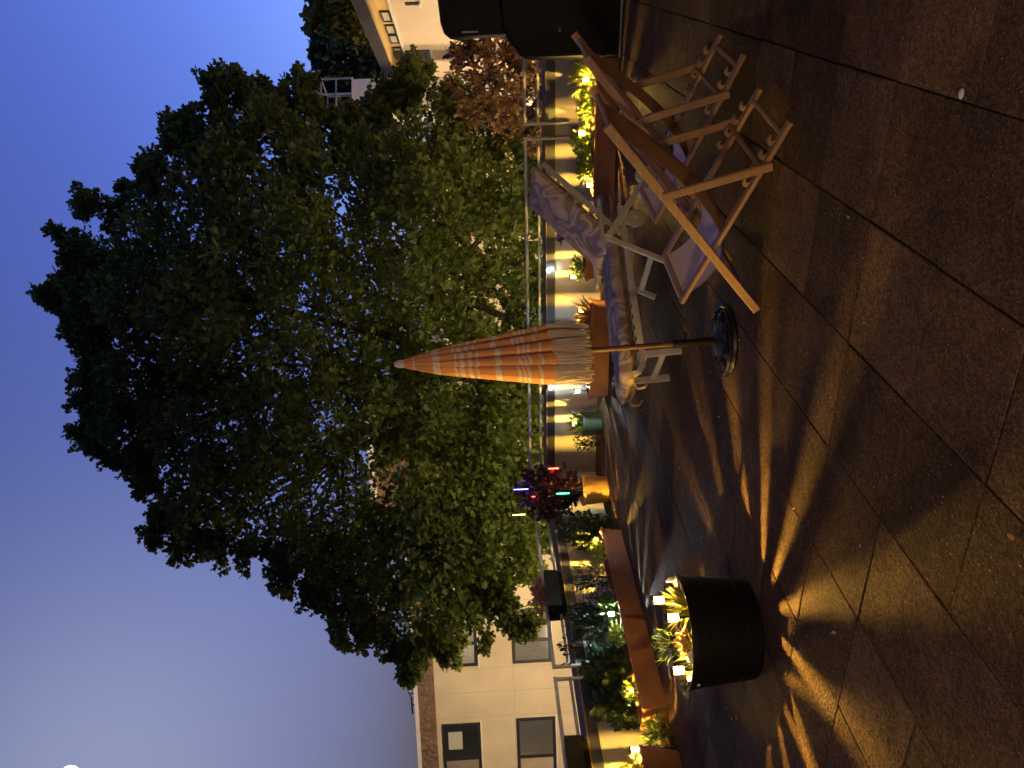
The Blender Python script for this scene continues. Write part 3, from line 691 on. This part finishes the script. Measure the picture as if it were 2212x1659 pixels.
s = MB().tube([(-.19,.4,.03),(-.25,.4,.01),(-.25,.41,-.05),(-.2,.42,-.09)], [.012,.012,.01,.008], 6).build('tie', MT['cushion'], t, True)

# ---- closed parasol with fringe, and its cast stand
BX, BY = -2.165, 4.565
st = thing('parasol_stand', (BX,BY,0), rad(25), 'black ornate cast parasol stand beside the deckchair foot', 'parasol stand')
MB().lathe([(.0,.0),(.215,.0),(.222,.012),(.216,.03),(.19,.042),(.17,.046),(.12,.062),(.06,.075),(.042,.09),(.0,.09)], 48).build('base_plate', MT['iron'], st, True)
for k in range(8):
    a = 2*math.pi*k/8; pts = []
    for i in range(22):
        u = i/21; th = u*2.6*2*math.pi; rr_ = .052*(1-u*.82); pts.append((.142+rr_*math.cos(th)*.85, rr_*math.sin(th), .05+.012*u+.006))
    ca, sa = math.cos(a), math.sin(a); pts = [(x*ca-y*sa, x*sa+y*ca, z-(math.hypot(x,y)-.142)*.13) for x, y, z in pts]
    MB().tube(pts, .0065, 6).build('scroll', MT['iron'], st, True)
MB().lathe([(.205,.03),(.211,.04),(.205,.05),(.198,.042)], 48, closed=True).build('rim_bead', MT['iron'], st, True)
lean = Vector((-.885,-.466,0))*.062/2.02
MB().tube([(0,0,.07),tuple(lean.xyz*.2*0+Vector((lean.x*.2,lean.y*.2,.2))),(lean.x*.345,lean.y*.345,.345)], [.028,.026,.026], 16).build('tube', MT['iron'], st, True)
MB().tube([(.02,.0,.27),(.06,.0,.27),(.062,0,.27)], [.012,.016,.004], 8).build('knob', MT['iron'], st, True)
st.rotation_euler[2] = 0
pr = thing('parasol', (BX,BY,0), 0, 'folded orange striped parasol with long pale tassels', 'parasol')
ax = lambda z: Vector((lean.x*z, lean.y*z, z))
MB().tube([ax(.2), ax(.9), ax(1.9)], .017, 14).build('pole', MT['pole'], pr, True)
MB().tube([ax(1.955), ax(1.975), ax(2.02), ax(2.045)], [.028,.026,.024,.014], 14).build('finial', MT['ivory'], pr, True)
def clothmat():
    m = bpy.data.materials.new('striped_orange_cotton'); m.use_nodes = True; tr = m.node_tree; b = tr.nodes['Principled BSDF']; L = tr.links.new
    b.inputs['Roughness'].default_value = .95; b.inputs['Specular IOR Level'].default_value = .1
    uv = tr.nodes.new('ShaderNodeUVMap'); sp = tr.nodes.new('ShaderNodeSeparateXYZ'); L(uv.outputs[0], sp.inputs[0])
    r = tr.nodes.new('ShaderNodeValToRGB'); r.color_ramp.interpolation = 'CONSTANT'; el = r.color_ramp.elements
    O_ = (.86,.39,.14,1); W_ = (.86,.68,.54,1)
    bands = [(.072,.084),(.2,.248),(.34,.358),(.378,.404),(.43,.454),(.482,.5),(.605,.642),(.75,.768),(.782,.8),(.812,.83),(.89,.908)]
    el[0].position = 0; el[0].color = O_; el[1].position = 1; el[1].color = O_
    for a, c in bands: e = el.new(a); e.color = W_; e = el.new(c); e.color = O_
    L(sp.outputs[1], r.inputs[0])
    tc = tr.nodes.new('ShaderNodeTexCoord'); n = tr.nodes.new('ShaderNodeTexNoise'); n.inputs['Scale'].default_value = 300; L(tc.outputs['Object'], n.inputs['Vector'])
    mx = tr.nodes.new('ShaderNodeMixRGB'); mx.blend_type = 'MULTIPLY'; mx.inputs[0].default_value = .35; L(r.outputs[0], mx.inputs[1]); L(n.outputs[0], mx.inputs[2]); L(mx.outputs[0], b.inputs['Base Color'])
    bp = tr.nodes.new('ShaderNodeBump'); bp.inputs['Strength'].default_value = .3; bp.inputs['Distance'].default_value = .003; L(n.outputs[0], bp.inputs['Height']); L(bp.outputs[0], b.inputs['Normal'])
    return m
MT['cloth'] = clothmat()
rad_z = [(2.0,.022),(1.95,.035),(1.81,.072),(1.65,.1),(1.495,.126),(1.245,.165),(1.085,.19)]
def rz_(z):
    for (z1, r1), (z0, r0) in zip(rad_z, rad_z[1:]):
        if z <= z1 and z >= z0: return r0+(r1-r0)*(z-z0)/(z1-z0)
    return rad_z[-1][1] if z < 1.085 else .022
NP, NA, NZ = 11, 220, 40; hem = []
folds = [(random.uniform(.62,1.1), random.uniform(-.2,.2), random.uniform(-.035,.03)) for _ in range(NP)]
mb = MB(); UV = []
for i in range(NZ+1):
    for k in range(NA):
        a = 2*math.pi*k/NA; p = int(a/(2*math.pi/NP)) % NP; u = (a/(2*math.pi/NP)) % 1
        zb = 1.085+folds[p][2]*(math.sin(math.pi*u)); z = 2.0+(zb-2.0)*(i/NZ)
        R_ = rz_(z); lob = math.sin(math.pi*u)**.55; tz = (2.0-z)
        depth = min(1, tz*1.8)*.46; r = R_*(1-depth*(1-lob*folds[p][0]*.97))*(1.0+.06*math.sin(6*u+p))
        aa = a+folds[p][1]*math.sin(math.pi*u)*tz+.55*lob*lob*tz*(-.35)+tz*.12
        c = ax(z); mb.v.append((c.x+r*math.cos(aa), c.y+r*math.sin(aa), z))
        UV.append((k/NA, i/NZ+.012*math.sin(p*2.7)*min(1, tz*2)))
        if i == NZ: hem.append((c.x+r*math.cos(aa), c.y+r*math.sin(aa), z, aa, p))
for i in range(NZ):
    for k in range(NA): j = (k+1) % NA; mb.f.append((i*NA+k, i*NA+j, (i+1)*NA+j, (i+1)*NA+k))
cn = mb.build('canopy', MT['cloth'], pr, True)
uvl = cn.data.uv_layers.new(name='UVMap')
for lp in cn.data.loops: uvl.data[lp.index].uv = UV[lp.vertex_index]
fb = MB()
for x, y, z, aa, p in hem:
    for q in range(3):
        jx, jy = random.uniform(-.008,.008), random.uniform(-.008,.008); Lf = random.uniform(.16,.225)
        tx, ty = x*.92+jx+random.uniform(-.014,.014), y*.92+jy+random.uniform(-.014,.014)
        fb.tube([(x*.985+jx*.5,y*.985+jy*.5,z+.012),(x*.95+jx+.004*math.sin(9*aa+q),y*.95+jy,z-Lf*.5),(tx,ty,z-Lf)], [.0035,.003,.0022], 4)
tag(fb.build('fringe', MT['fringe'], pr), kind='stuff')

# ---- tall black covered bulk at the right edge
t = thing('covered_furniture', (-.02,9.1,0), 0, 'tall black bulk under a shiny cover with a sloping shoulder', 'furniture cover')
def shell(name, poly, y0, y1, rnd, parent):
    """extruded outline with softened front and back edges"""
    n = len(poly); cx = sum(p[0] for p in poly)/n; cz = sum(p[1] for p in poly)/n; rings = []
    for y, s in ((y0, .93), (y0+rnd*.3, .975), (y0+rnd, 1.), (y1-rnd, 1.), (y1-rnd*.3, .975), (y1, .93)):
        rings.append([(cx+(p[0]-cx)*s, y, (cz+(p[1]-cz)*s) if p[1] > .05 else p[1]) for p in poly])
    V = [v for r_ in rings for v in r_]; Fs = [tuple(range(n-1,-1,-1)), tuple(range(5*n,6*n))]
    for k in range(5):
        for i in range(n): j = (i+1) % n; Fs.append((k*n+i, k*n+j, (k+1)*n+j, (k+1)*n+i))
    return MB().add(V, Fs).build(name, MT['cover'], parent, True)
shell('lower_cover', [(-.99,.0),(-.985,.3),(-.99,.6),(-.985,.90),(-.97,.97),(-.93,1.02),(-.70,1.19),(-.4,1.22),(.6,1.22),(.68,1.15),(.7,.6),(.7,.0)], -.32, .34, .1, t)
shell('upper_cover', [(-.765,1.12),(-.77,1.4),(-.785,1.62),(-.77,1.70),(-.72,1.76),(-.62,1.79),(.2,1.84),(.6,1.82),(.64,1.75),(.66,1.2)], -.28, .3, .1, t)
MB().beam((-.70,-.285,1.42),(-.70,-.285,1.58),.016,.006,up=(0,1,0)).build('reflective_strip', MT['rail'], t)
MB().lathe([(.0,-.012),(.022,-.01),(.026,0),(.022,.01),(.0,.012)], 14, c=(-.70,-.325,.62)).build('buckle', MT['metal'], t, True)
hm = MB().tube([(-.97,-.33,.02),(-.6,-.335,.018),(.6,-.335,.02)], .012, 6).build('hem_cord', MT['rail'], t, True)

# ---- terracotta boxes
def planter(loc, L_, D_, Hh, rz, label):
    t = thing('planter_box', (*loc, 0), rz, label, 'planter', 'long terracotta planter boxes')
    b = .02; w = .012
    mb = MB()
    o0 = [(b,b),(L_-b,b),(L_-b,D_-b),(b,D_-b)]; o1 = [(0,0),(L_,0),(L_,D_),(0,D_)]; i1 = [(w,w),(L_-w,w),(L_-w,D_-w),(w,D_-w)]
    V = [(x,y,0) for x,y in o0]+[(x,y,Hh-.03) for x,y in o1]+[(x,y,Hh-.03) for x,y in i1]+[(x,y,.02) for x,y in o0]
    Fs = [(3,2,1,0)]+[(i,(i+1)%4,4+(i+1)%4,4+i) for i in range(4)]+[(4+i,4+(i+1)%4,8+(i+1)%4,8+i) for i in range(4)]+[(8+i,8+(i+1)%4,12+(i+1)%4,12+i) for i in range(4)]+[(12,13,14,15)]
    mb.add(V, Fs); mb.build('box_body', MT['terracotta'], t)
    rm = MB(); e = .014
    for a, c in (((-e,-e),(L_+e,w)),((-e,D_-w),(L_+e,D_+e)),((-e,w+.0005),(w,D_-w-.0005)),((L_-w,w+.0005),(L_+e,D_-w-.0005))): rm.box((*a,Hh-.032),(*c,Hh),.004)
    rm.build('rim', MT['terracotta'], t)
    gb = MB().box((b*.45-.004,b*.45-.004,Hh*.62),(L_-b*.45+.004,b*.45+.012,Hh*.66),.002); gb.build('front_band', MT['terracotta'], t)
    sm = MB(); nx, ny = 24, 5
    V = [(w+.001+(L_-2*w-.002)*i/nx, w+.001+(D_-2*w-.002)*j/ny, Hh-.05+random.uniform(-.012,.012)) for i in range(nx+1) for j in range(ny+1)]
    sm.add(V, [(i*(ny+1)+j,(i+1)*(ny+1)+j,(i+1)*(ny+1)+j+1,i*(ny+1)+j+1) for i in range(nx) for j in range(ny)]); sm.build('soil', MT['soil'], t, True)
    return t
planter((-2.42,8.92), 1.5, .24, .235, 0, 'long terracotta planter box by the far wall, right of the lounger')
planter((-4.92,8.88), 1.21, .24, .235, 0, 'terracotta planter box by the far wall behind the parasol tassels')
planter((-6.0,6.27), 1.42, .24, .235, math.pi/2, 'farther terracotta planter box along the left wall')
planter((-6.0,5.1), 1.14, .24, .235, math.pi/2, 'nearer terracotta planter box along the left wall, ending by the pot')

def pot(loc, r0, r1, h, mat, label, cat='pot', rim=.012, name='flower_pot', sq=False, group=None):
    t = thing(name, (*loc, 0), 0, label, cat, group)
    prof = [(0,0),(r0*.92,0),(r0,.012),(r0+(r1-r0)*.5,h*.5),(r1,h-.045),(r1,h-.04)]
    prof += [(r1+rim,h-.036),(r1+rim,h-.006),(r1+rim*.6,h),(r1-.006,h),(r1-.012,h-.01),(r1-.016,h-.05),(r0*.8,.03),(0,.03)]
    o = MB().lathe(prof, 4 if sq else 44).build('pot_body', mat, t, not sq)
    if sq: o.rotation_euler[2] = rad(45)
    s_ = MB(); s_.lathe([(r1-.017,h-.045),(r1*.6,h-.035),(r1*.25,h-.04),(.0005,h-.035)], 4 if sq else 28); s_ = s_.build('soil', MT['soil'], t, True)
    if sq: s_.rotation_euler[2] = rad(45)
    return t
pot((-6.13,8.66), .165, .19, .335, MT['lit_pot'], 'round terracotta pot lit gold in the far corner of the terrace')
pot((-5.53,9.32), .155, .168, .265, MT['green_pot'], 'glossy dark green round pot by the far wall')
pot((-3.36,9.28), .12, .17, .27, MT['terracotta'], 'small square terracotta pot half hidden behind the lounger', sq=True, rim=.018)
pot((-6.17,4.62), .14, .185, .33, MT['terracotta'], 'terracotta pot cut by the left edge of the picture')
tb = pot((-3.6,3.6), .285, .325, .42, MT['black_tub'], 'wide black tub holding miniature garden and three lamps', 'tub', rim=.008, name='garden_tub')
for zz in (.10,.30): MB().lathe([(.285+.04*zz/.42+.001,zz-.012),(.285+.04*zz/.42+.006,zz-.008),(.285+.04*zz/.42+.007,zz+.008),(.285+.04*zz/.42+.002,zz+.012)], 44).build('band', MT['black_tub'], tb, True)
# black boxes hung on the left railing
def rail_box(y0, y1, label):
    t = thing('railing_box', (-6.56,(y0+y1)/2,.70), 0, label, 'flower box', 'black boxes hung over the left railing'); L_ = y1-y0
    o_ = [(-.06,0),(.06,0),(.105,.055),(.11,.21),(-.11,.21),(-.105,.055)]; mb = MB(); n = 6
    ys = (-L_/2, -L_/2+.03, L_/2-.03, L_/2); ss = (.86, 1, 1, .86)
    V = [(p[0]*s_, y, p[1] if s_ == 1 else .012+p[1]*.94) for y, s_ in zip(ys, ss) for p in o_]
    Fs = [tuple(range(n)), tuple(range(3*n,4*n))]+[(k*n+i,k*n+(i+1)%n,(k+1)*n+(i+1)%n,(k+1)*n+i) for k in range(3) for i in range(n) if i != 3]
    mb.add(V, Fs); mb.build('box_body', MT['black_tub'], t)
    MB().box((-.10,-L_/2+.02,.17), (.10,L_/2-.02,.185)).build('soil', MT['soil'], t)
    for y in (-L_*.3, L_*.3): MB().beam((-.04,y,.215),(.02,y,.24),.03,.006).build('hook', MT['rail'], t)
rail_box(6.92,7.56,'black railing box with pinkish blooms on the left wall')
rail_box(4.55,5.25,'black railing box at the left picture edge')

# ---- plants
def plant(name, label, loc, n, spread, h, size, mat, shape='oval', up=.6, group=None, stems=8, cat='plant', z0=0., dome=True, stem_mat=None):
    t = thing(name, loc, 0, label, cat, group)
    q = rng.normal(0, 1, (n,3)); q /= np.linalg.norm(q, axis=1)[:,None]; q *= rng.random((n,1))**.5
    P = q*np.array([spread[0], spread[1], h*.5])+np.array([0,0,h*.55]); N = q*.8+np.array([0,0,up])
    foliage('foliage', P, N, size*rng.uniform(.6,1.3,n), mat, t, shape)
    mb = MB()
    for k in range(stems):
        i = rng.integers(n); e = P[i]; mb.tube([(e[0]*.25,e[1]*.25,-.03),(e[0]*.55,e[1]*.55,e[2]*.55),tuple(e)], [.006,.005,.003], 5)
    mb.build('stems', stem_mat or MT['bark'], t)
    return t
def tuft(name, label, loc, n, length, width, mat, spread=.05, lean_=.5, group=None):
    t = thing(name, loc, 0, label, 'plant', group)
    a = rng.uniform(0, 2*math.pi, n); P = np.stack([np.cos(a)*spread*rng.random(n), np.sin(a)*spread*rng.random(n), np.full(n,-.01)], 1)
    N = np.stack([np.cos(a)*lean_, np.sin(a)*lean_, np.ones(n)], 1)
    foliage('blades', P, N, length*rng.uniform(.6,1.15,n), mat, t, 'blade', curl=.35, jit=.22); return t
zp = .19
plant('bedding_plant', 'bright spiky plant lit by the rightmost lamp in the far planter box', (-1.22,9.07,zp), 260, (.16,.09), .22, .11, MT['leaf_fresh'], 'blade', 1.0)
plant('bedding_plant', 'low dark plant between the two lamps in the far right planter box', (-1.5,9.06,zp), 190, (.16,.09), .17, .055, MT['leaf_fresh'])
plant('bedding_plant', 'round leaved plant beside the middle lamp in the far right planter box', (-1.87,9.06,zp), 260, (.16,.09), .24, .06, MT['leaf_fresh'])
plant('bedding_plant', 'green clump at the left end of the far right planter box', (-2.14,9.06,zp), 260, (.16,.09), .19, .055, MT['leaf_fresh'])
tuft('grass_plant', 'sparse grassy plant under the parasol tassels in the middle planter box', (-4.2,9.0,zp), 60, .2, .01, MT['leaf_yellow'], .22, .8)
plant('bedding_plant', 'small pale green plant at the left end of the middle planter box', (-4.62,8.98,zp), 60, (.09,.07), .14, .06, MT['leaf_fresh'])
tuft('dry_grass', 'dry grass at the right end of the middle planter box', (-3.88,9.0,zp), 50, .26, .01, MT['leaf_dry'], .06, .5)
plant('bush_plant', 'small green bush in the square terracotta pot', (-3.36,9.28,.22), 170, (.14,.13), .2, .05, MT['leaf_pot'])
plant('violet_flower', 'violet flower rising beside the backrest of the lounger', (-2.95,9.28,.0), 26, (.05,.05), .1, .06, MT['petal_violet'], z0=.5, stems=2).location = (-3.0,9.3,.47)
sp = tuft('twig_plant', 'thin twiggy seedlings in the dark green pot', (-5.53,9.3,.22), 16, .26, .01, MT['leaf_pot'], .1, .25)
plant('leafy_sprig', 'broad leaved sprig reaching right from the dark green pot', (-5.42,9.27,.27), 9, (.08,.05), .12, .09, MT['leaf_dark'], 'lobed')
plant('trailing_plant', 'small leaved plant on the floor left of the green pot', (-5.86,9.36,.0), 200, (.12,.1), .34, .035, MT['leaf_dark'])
plant('burgundy_shrub', 'dense burgundy shrub growing from the gold lit pot with coloured lights', (-6.13,8.68,.32), 900, (.36,.3), .78, .075, MT['leaf_red'], 'lobed', .4, stems=26)
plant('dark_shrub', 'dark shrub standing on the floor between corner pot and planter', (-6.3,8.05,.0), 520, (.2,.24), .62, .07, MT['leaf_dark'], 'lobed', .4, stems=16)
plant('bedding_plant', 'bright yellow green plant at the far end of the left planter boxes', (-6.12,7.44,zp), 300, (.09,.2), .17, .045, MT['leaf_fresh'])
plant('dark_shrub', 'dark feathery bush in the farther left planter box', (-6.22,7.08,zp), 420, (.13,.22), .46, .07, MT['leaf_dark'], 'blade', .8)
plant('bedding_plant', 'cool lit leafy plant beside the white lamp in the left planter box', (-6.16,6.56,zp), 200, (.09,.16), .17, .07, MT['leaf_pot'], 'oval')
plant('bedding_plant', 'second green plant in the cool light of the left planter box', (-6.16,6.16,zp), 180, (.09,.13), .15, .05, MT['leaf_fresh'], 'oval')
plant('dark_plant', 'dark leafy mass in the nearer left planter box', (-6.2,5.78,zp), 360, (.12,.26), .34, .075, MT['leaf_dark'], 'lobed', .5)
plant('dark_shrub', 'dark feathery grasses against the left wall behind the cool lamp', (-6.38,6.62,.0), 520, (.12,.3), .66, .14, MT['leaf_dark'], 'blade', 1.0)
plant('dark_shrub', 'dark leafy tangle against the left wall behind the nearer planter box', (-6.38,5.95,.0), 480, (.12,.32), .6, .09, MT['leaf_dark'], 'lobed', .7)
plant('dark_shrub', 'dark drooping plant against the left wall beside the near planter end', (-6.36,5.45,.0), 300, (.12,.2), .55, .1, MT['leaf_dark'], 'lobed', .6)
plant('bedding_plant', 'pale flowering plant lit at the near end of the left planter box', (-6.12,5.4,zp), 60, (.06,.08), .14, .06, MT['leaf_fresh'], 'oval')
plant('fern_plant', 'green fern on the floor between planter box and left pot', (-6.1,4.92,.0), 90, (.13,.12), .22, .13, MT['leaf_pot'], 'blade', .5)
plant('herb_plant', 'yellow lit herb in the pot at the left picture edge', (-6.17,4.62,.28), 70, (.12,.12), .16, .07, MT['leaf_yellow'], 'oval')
for k, (y, lb) in enumerate(((7.24,'pinkish blooms in the black railing box'),)):
    plant('railing_flowers', lb, (-6.56,y,.88), 240, (.12,.3), .16, .06, MT['petal_pink'], 'oval', cat='flowers')
plant('trailing_plant', 'bare trailing sprig hanging off the left railing', (-6.5,6.35,.62), 22, (.06,.18), .25, .06, MT['leaf_dark'], 'oval', stems=14)
# miniature garden in the tub
TZ = .375
tuft('yellow_grass', 'yellow grass tuft between the two front lamps in the black tub', (-3.42,3.62,TZ), 80, .17, .01, MT['leaf_yellow'], .04, .75)
plant('rusty_plant', 'rusty orange crumbly plant in the middle of the black tub', (-3.52,3.44,TZ), 260, (.075,.07), .09, .025, MT['leaf_dry'], 'oval')
tuft('yellow_leaves', 'angular yellow leaves left of the rusty plant in the black tub', (-3.6,3.4,TZ), 22, .14, .02, MT['leaf_fresh'], .03, 1.0)
plant('dark_sprig', 'dark wispy plant at the far side of the black tub', (-3.78,3.68,TZ), 110, (.1,.09), .16, .05, MT['leaf_pot'], 'blade', .8)
o = thing('toy_bench', (-3.40,3.80,TZ), rad(-35), 'tiny wooden bench in the black tub', 'ornament')
MB().box((-.05,-.02,.03),(.05,.02,.038)).build('seat', MT['ivory'], o); MB().box((-.05,.02,.038),(.05,.026,.08)).build('backrest', MT['ivory'], o)
for sx in (-.045,.045): MB().beam((sx,0,-.01),(sx,0,.03),.01,.03,up=(0,1,0)).build('leg', MT['ivory'], o)
o = thing('snail_ornament', (-3.53,3.33,TZ+.035), rad(40), 'small round spiral shell ornament in the black tub', 'ornament')
pts = [( (.028*(1-u*.85))*math.cos(u*12), 0, (.028*(1-u*.85))*math.sin(u*12)) for u in np.linspace(0,1,40)]
MB().tube(pts, [.0095*(1-.6*u) for u in np.linspace(0,1,40)], 8).build('shell', MT['ivory'], o, True)
MB().beam((-.03,0,-.034),(.05,0,-.034),.02,.012).build('foot', MT['ivory'], o)
o = thing('stepped_ornament', (-3.68,3.33,TZ), rad(20), 'pale stepped stone ornament at the left rim of the black tub', 'ornament')
for k in range(4): MB().box((-.04+.008*k,-.035+.006*k,-.01+.016*k+.0005*k),(.04-.008*k,.035-.006*k,.005+.016*k),.003).build('step', MT['ivory'], o)
# bamboo canes lying by the tub
o = thing('white_pebble', tuple(atZ(2077,203,.008)), 0, 'tiny white pebble on the slabs near the lower right', 'pebble')
pb = MB().lathe([(0,-.008),(.012,-.006),(.018,0),(.012,.007),(0,.009)], 12).build('pebble', MT['stone'], o, True); pb.scale = (.95,.62,.8)

# ---- solar lamps: dark cap, glowing ribbed lens with clear slits, stake
WARM = (1,.6,.1); COOL = (.62,.85,1.0)
LENS = {}
def lens(col, key, s):
    if key not in LENS: LENS[key] = emis('lamp_lens_'+key, col, s)
    return LENS[key]
def solar_lamp(loc, ground, label, power, col=WARM, key='warm', slits=11, frac=.17, rot=None, h=.06, r=.021, lensS=14., size=.002):
    t = thing('solar_lamp', (loc[0],loc[1],ground), rot if rot is not None else random.uniform(0,6), label, 'lamp', 'stake solar lamps')
    z = loc[2]-ground
    MB().tube([(0,0,-.06),(0,0,z-h/2-.004)], [.004,.006], 8).build('stake', MT['black_plastic'], t, True)
    MB().lathe([(0,-.008),(r*1.05,-.008),(r*1.08,0),(0,0)], 24, c=(0,0,z-h/2)).build('lens_base', MT['black_plastic'], t)
    lb = MB()
    for k in range(slits):
        a0 = 2*math.pi*(k+frac/2)/slits; a1 = 2*math.pi*(k+1-frac/2)/slits; V = []; m = 5
        for i in range(m+1):
            a = a0+(a1-a0)*i/m
            for rr_, zz in ((r,-h/2+.0005),(r,h/2-.0005),(r-.002,h/2-.0005),(r-.002,-h/2+.0005)): V.append((rr_*math.cos(a), rr_*math.sin(a), z+zz))
        Fs = [(i*4+j, (i+1)*4+j, (i+1)*4+(j+1)%4, i*4+(j+1)%4) for i in range(m) for j in range(4)]+[(0,1,2,3),(m*4,m*4+1,m*4+2,m*4+3)]
        lb.add(V, Fs)
    lb.build('lens', lens(col, key, lensS), t)
    MB().lathe([(0,.0),(r*1.3,.0),(r*1.45,.006),(r*1.4,.016),(r*.9,.02),(0,.021)], 28, c=(0,0,z+h/2)).build('cap', MT['black_plastic'], t, True)
    l = bpy.data.lights.new('led', 'POINT'); l.energy = power; l.color = col; l.shadow_soft_size = size
    lo = bpy.data.objects.new('led', l); COL.objects.link(lo); lo.parent = t; lo.location = (0,0,z+h*.12)
    return t
solar_lamp((-3.35,3.46,.505), TZ, 'brightest solar lamp at the front rim of the black tub', 290, rot=.3, slits=12, frac=.17, lensS=30, size=.0018)
solar_lamp((-3.53,3.80,.505), TZ, 'solar lamp at the far right side of the black tub', 110, rot=1.0)
solar_lamp((-3.60,3.31,.490), TZ, 'solar lamp at the left end of the black tub', 100, rot=.2)
solar_lamp((-1.22,8.99,.33), zp, 'lamp among spiky leaves, rightmost in the far planter box', 170, slits=14)
solar_lamp((-1.76,8.99,.36), zp, 'lamp by the round leaved plant in the far right planter box', 170, slits=14)
solar_lamp((-2.33,9.03,.26), zp, 'low lamp at the left end of the far right planter box', 200, slits=14)
solar_lamp((-3.82,9.03,.325), zp, 'lamp at the right end of the middle planter box', 110)
solar_lamp((-4.88,9.00,.36), zp, 'cool white lamp at the left end of the middle planter box', 85, COOL, 'cool', slits=15)
solar_lamp((-5.50,9.26,.36), .22, 'warm lamp standing in the dark green pot', 300, slits=13, frac=.14)
solar_lamp((-3.50,9.33,.395), .21, 'lamp standing in the small square pot behind the lounger', 110)
solar_lamp((-6.10,7.60,.305), zp, 'lamp at the far end of the left planter boxes', 240, slits=15)
solar_lamp((-6.06,6.36,.315), zp, 'cool white lamp amid the green plants of the left planter box', 90, COOL, 'cool')
solar_lamp((-6.12,5.42,.285), zp, 'lamp at the near end of the left planter boxes', 190, slits=15)
solar_lamp((-6.14,4.80,.35), .0, 'lamp beside the pot at the left picture edge', 190, slits=15)

# ---- globe lights clipped to the coping
def globe(x, z, label, power):
    t = thing('wall_light', (x,9.70,z), 0, label, 'lamp', 'globe lights clipped to the far coping')
    gm = lens((.75,.93,1.0), 'globe', 40)
    prof = [(max(.0005, math.sin(math.pi*i/12)*.028), -math.cos(math.pi*i/12)*.028) for i in range(13)]
    MB().lathe(prof, 20).build('globe', gm, t, True)
    MB().lathe([(0,.024),(.022,.026),(.03,.034),(.02,.044),(0,.046)], 16).build('cap', MT['black_plastic'], t, True)
    MB().beam((0,.0,.04),(0,.05,.035),.02,.006).build('clip', MT['black_plastic'], t)
    l = bpy.data.lights.new('led', 'POINT'); l.energy = power; l.color = (.75,.93,1.0); l.shadow_soft_size = .01
    lo = bpy.data.objects.new('led', l); COL.objects.link(lo); lo.parent = t; lo.location = (0,-.02,-.05)
globe(-3.545,.655,'brilliant white globe light on the far coping behind the lounger',1.6)
globe(-5.19,.635,'white globe light on the far coping left of the parasol',1.2)

# ---- coloured light sticks in the burgundy shrub
def stick(P, col, key, power, label, L_=.15, s=9):
    t = thing('light_stick', (P[0],P[1],.28), random.uniform(0,6), label, 'coloured light', 'coloured light sticks in the burgundy shrub'); z = P[2]-.28
    MB().tube([(0,0,-.03),(0,0,z-L_/2)], .003, 6).build('stake', MT['black_plastic'], t)
    MB().tube([(0,0,z-L_/2),(0,0,z-L_/2+.01),(0,0,z+L_/2-.01),(0,0,z+L_/2)], [.004,.0055,.0055,.003], 10).build('tube', lens(col, key, s), t, True)
    MB().tube([(0,0,z+L_/2),(0,0,z+L_/2+.012)], [.011,.009], 10).build('cap', MT['black_plastic'], t)
    l = bpy.data.lights.new('led', 'POINT'); l.energy = power; l.color = col; l.shadow_soft_size = .02
    lo = bpy.data.objects.new('led', l); COL.objects.link(lo); lo.parent = t; lo.location = (.03,-.03,z)
def pw(x, y, D): return atD(x, y, D)
stick(pw(1125,1057,10.3), (.12,.14,1), 'blue', 3.0, 'blue glowing stick above the burgundy shrub', .19)
stick(pw(1216,1066,10.1), (.02,.9,.62), 'teal', .9, 'teal glowing stick low in the burgundy shrub', .16)
stick(pw(1196,1012,10.3), (1,.08,.03), 'red', 2.4, 'red glowing stick on the right of the burgundy shrub', .13)
stick(pw(1121,1112,10.4), (.85,1,.15), 'lime', .5, 'lime yellow glowing stick left of the burgundy shrub', .16)
stick(pw(1151,1073,10.4), (1,.05,.05), 'red_dim', .3, 'small red glowing stick in the middle of the burgundy shrub', .06)

# ---- assumed house lantern on the wall behind the viewer (unseen, added for warm light on the parasol and chairs)
t = thing('assumed_wall_lantern', (-.9,-3.6,1.75), 0, 'assumed house wall lantern behind the viewer', 'lamp')
MB().box((-.05,0,-.1),(.05,.02,.1)).build('back_plate', MT['dark_frame'], t)
MB().beam((0,.02,.06),(0,.12,.06),.02,.02).build('arm', MT['dark_frame'], t)
MB().lathe([(.0,.04),(.09,.0),(.085,-.005),(.0,.03)], 18, c=(0,.14,.06)).build('hood', MT['dark_frame'], t)
MB().lathe([(.04,.0),(.05,-.12),(.0,-.125)], 18, c=(0,.14,.05)).build('glass', emis('assumed_lantern_glass', (1,.72,.42), 6), t, True)
l = bpy.data.lights.new('assumed_bulb', 'POINT'); l.energy = 330; l.color = (1,.72,.46); l.shadow_soft_size = .12
lo = bpy.data.objects.new('assumed_bulb', l); COL.objects.link(lo); lo.parent = t; lo.location = (0,.32,-.02)

# ---- dry leaf crumbs and grit scattered over the slabs
n = 130
P = np.stack([rng.uniform(-6.2,.6,n), rng.uniform(.8,9.3,n), np.full(n,.004)], 1); N = rng.normal(0,1,(n,3)); N[:,2] = np.abs(N[:,2])*.12
lt = foliage('leaf_litter', P, N, rng.uniform(.012,.034,n), MT['leaf_dry'], None, 'oval', jit=.05)
tag(lt, 'scattered dry leaf crumbs on the terrace slabs', 'leaf litter', kind='stuff')
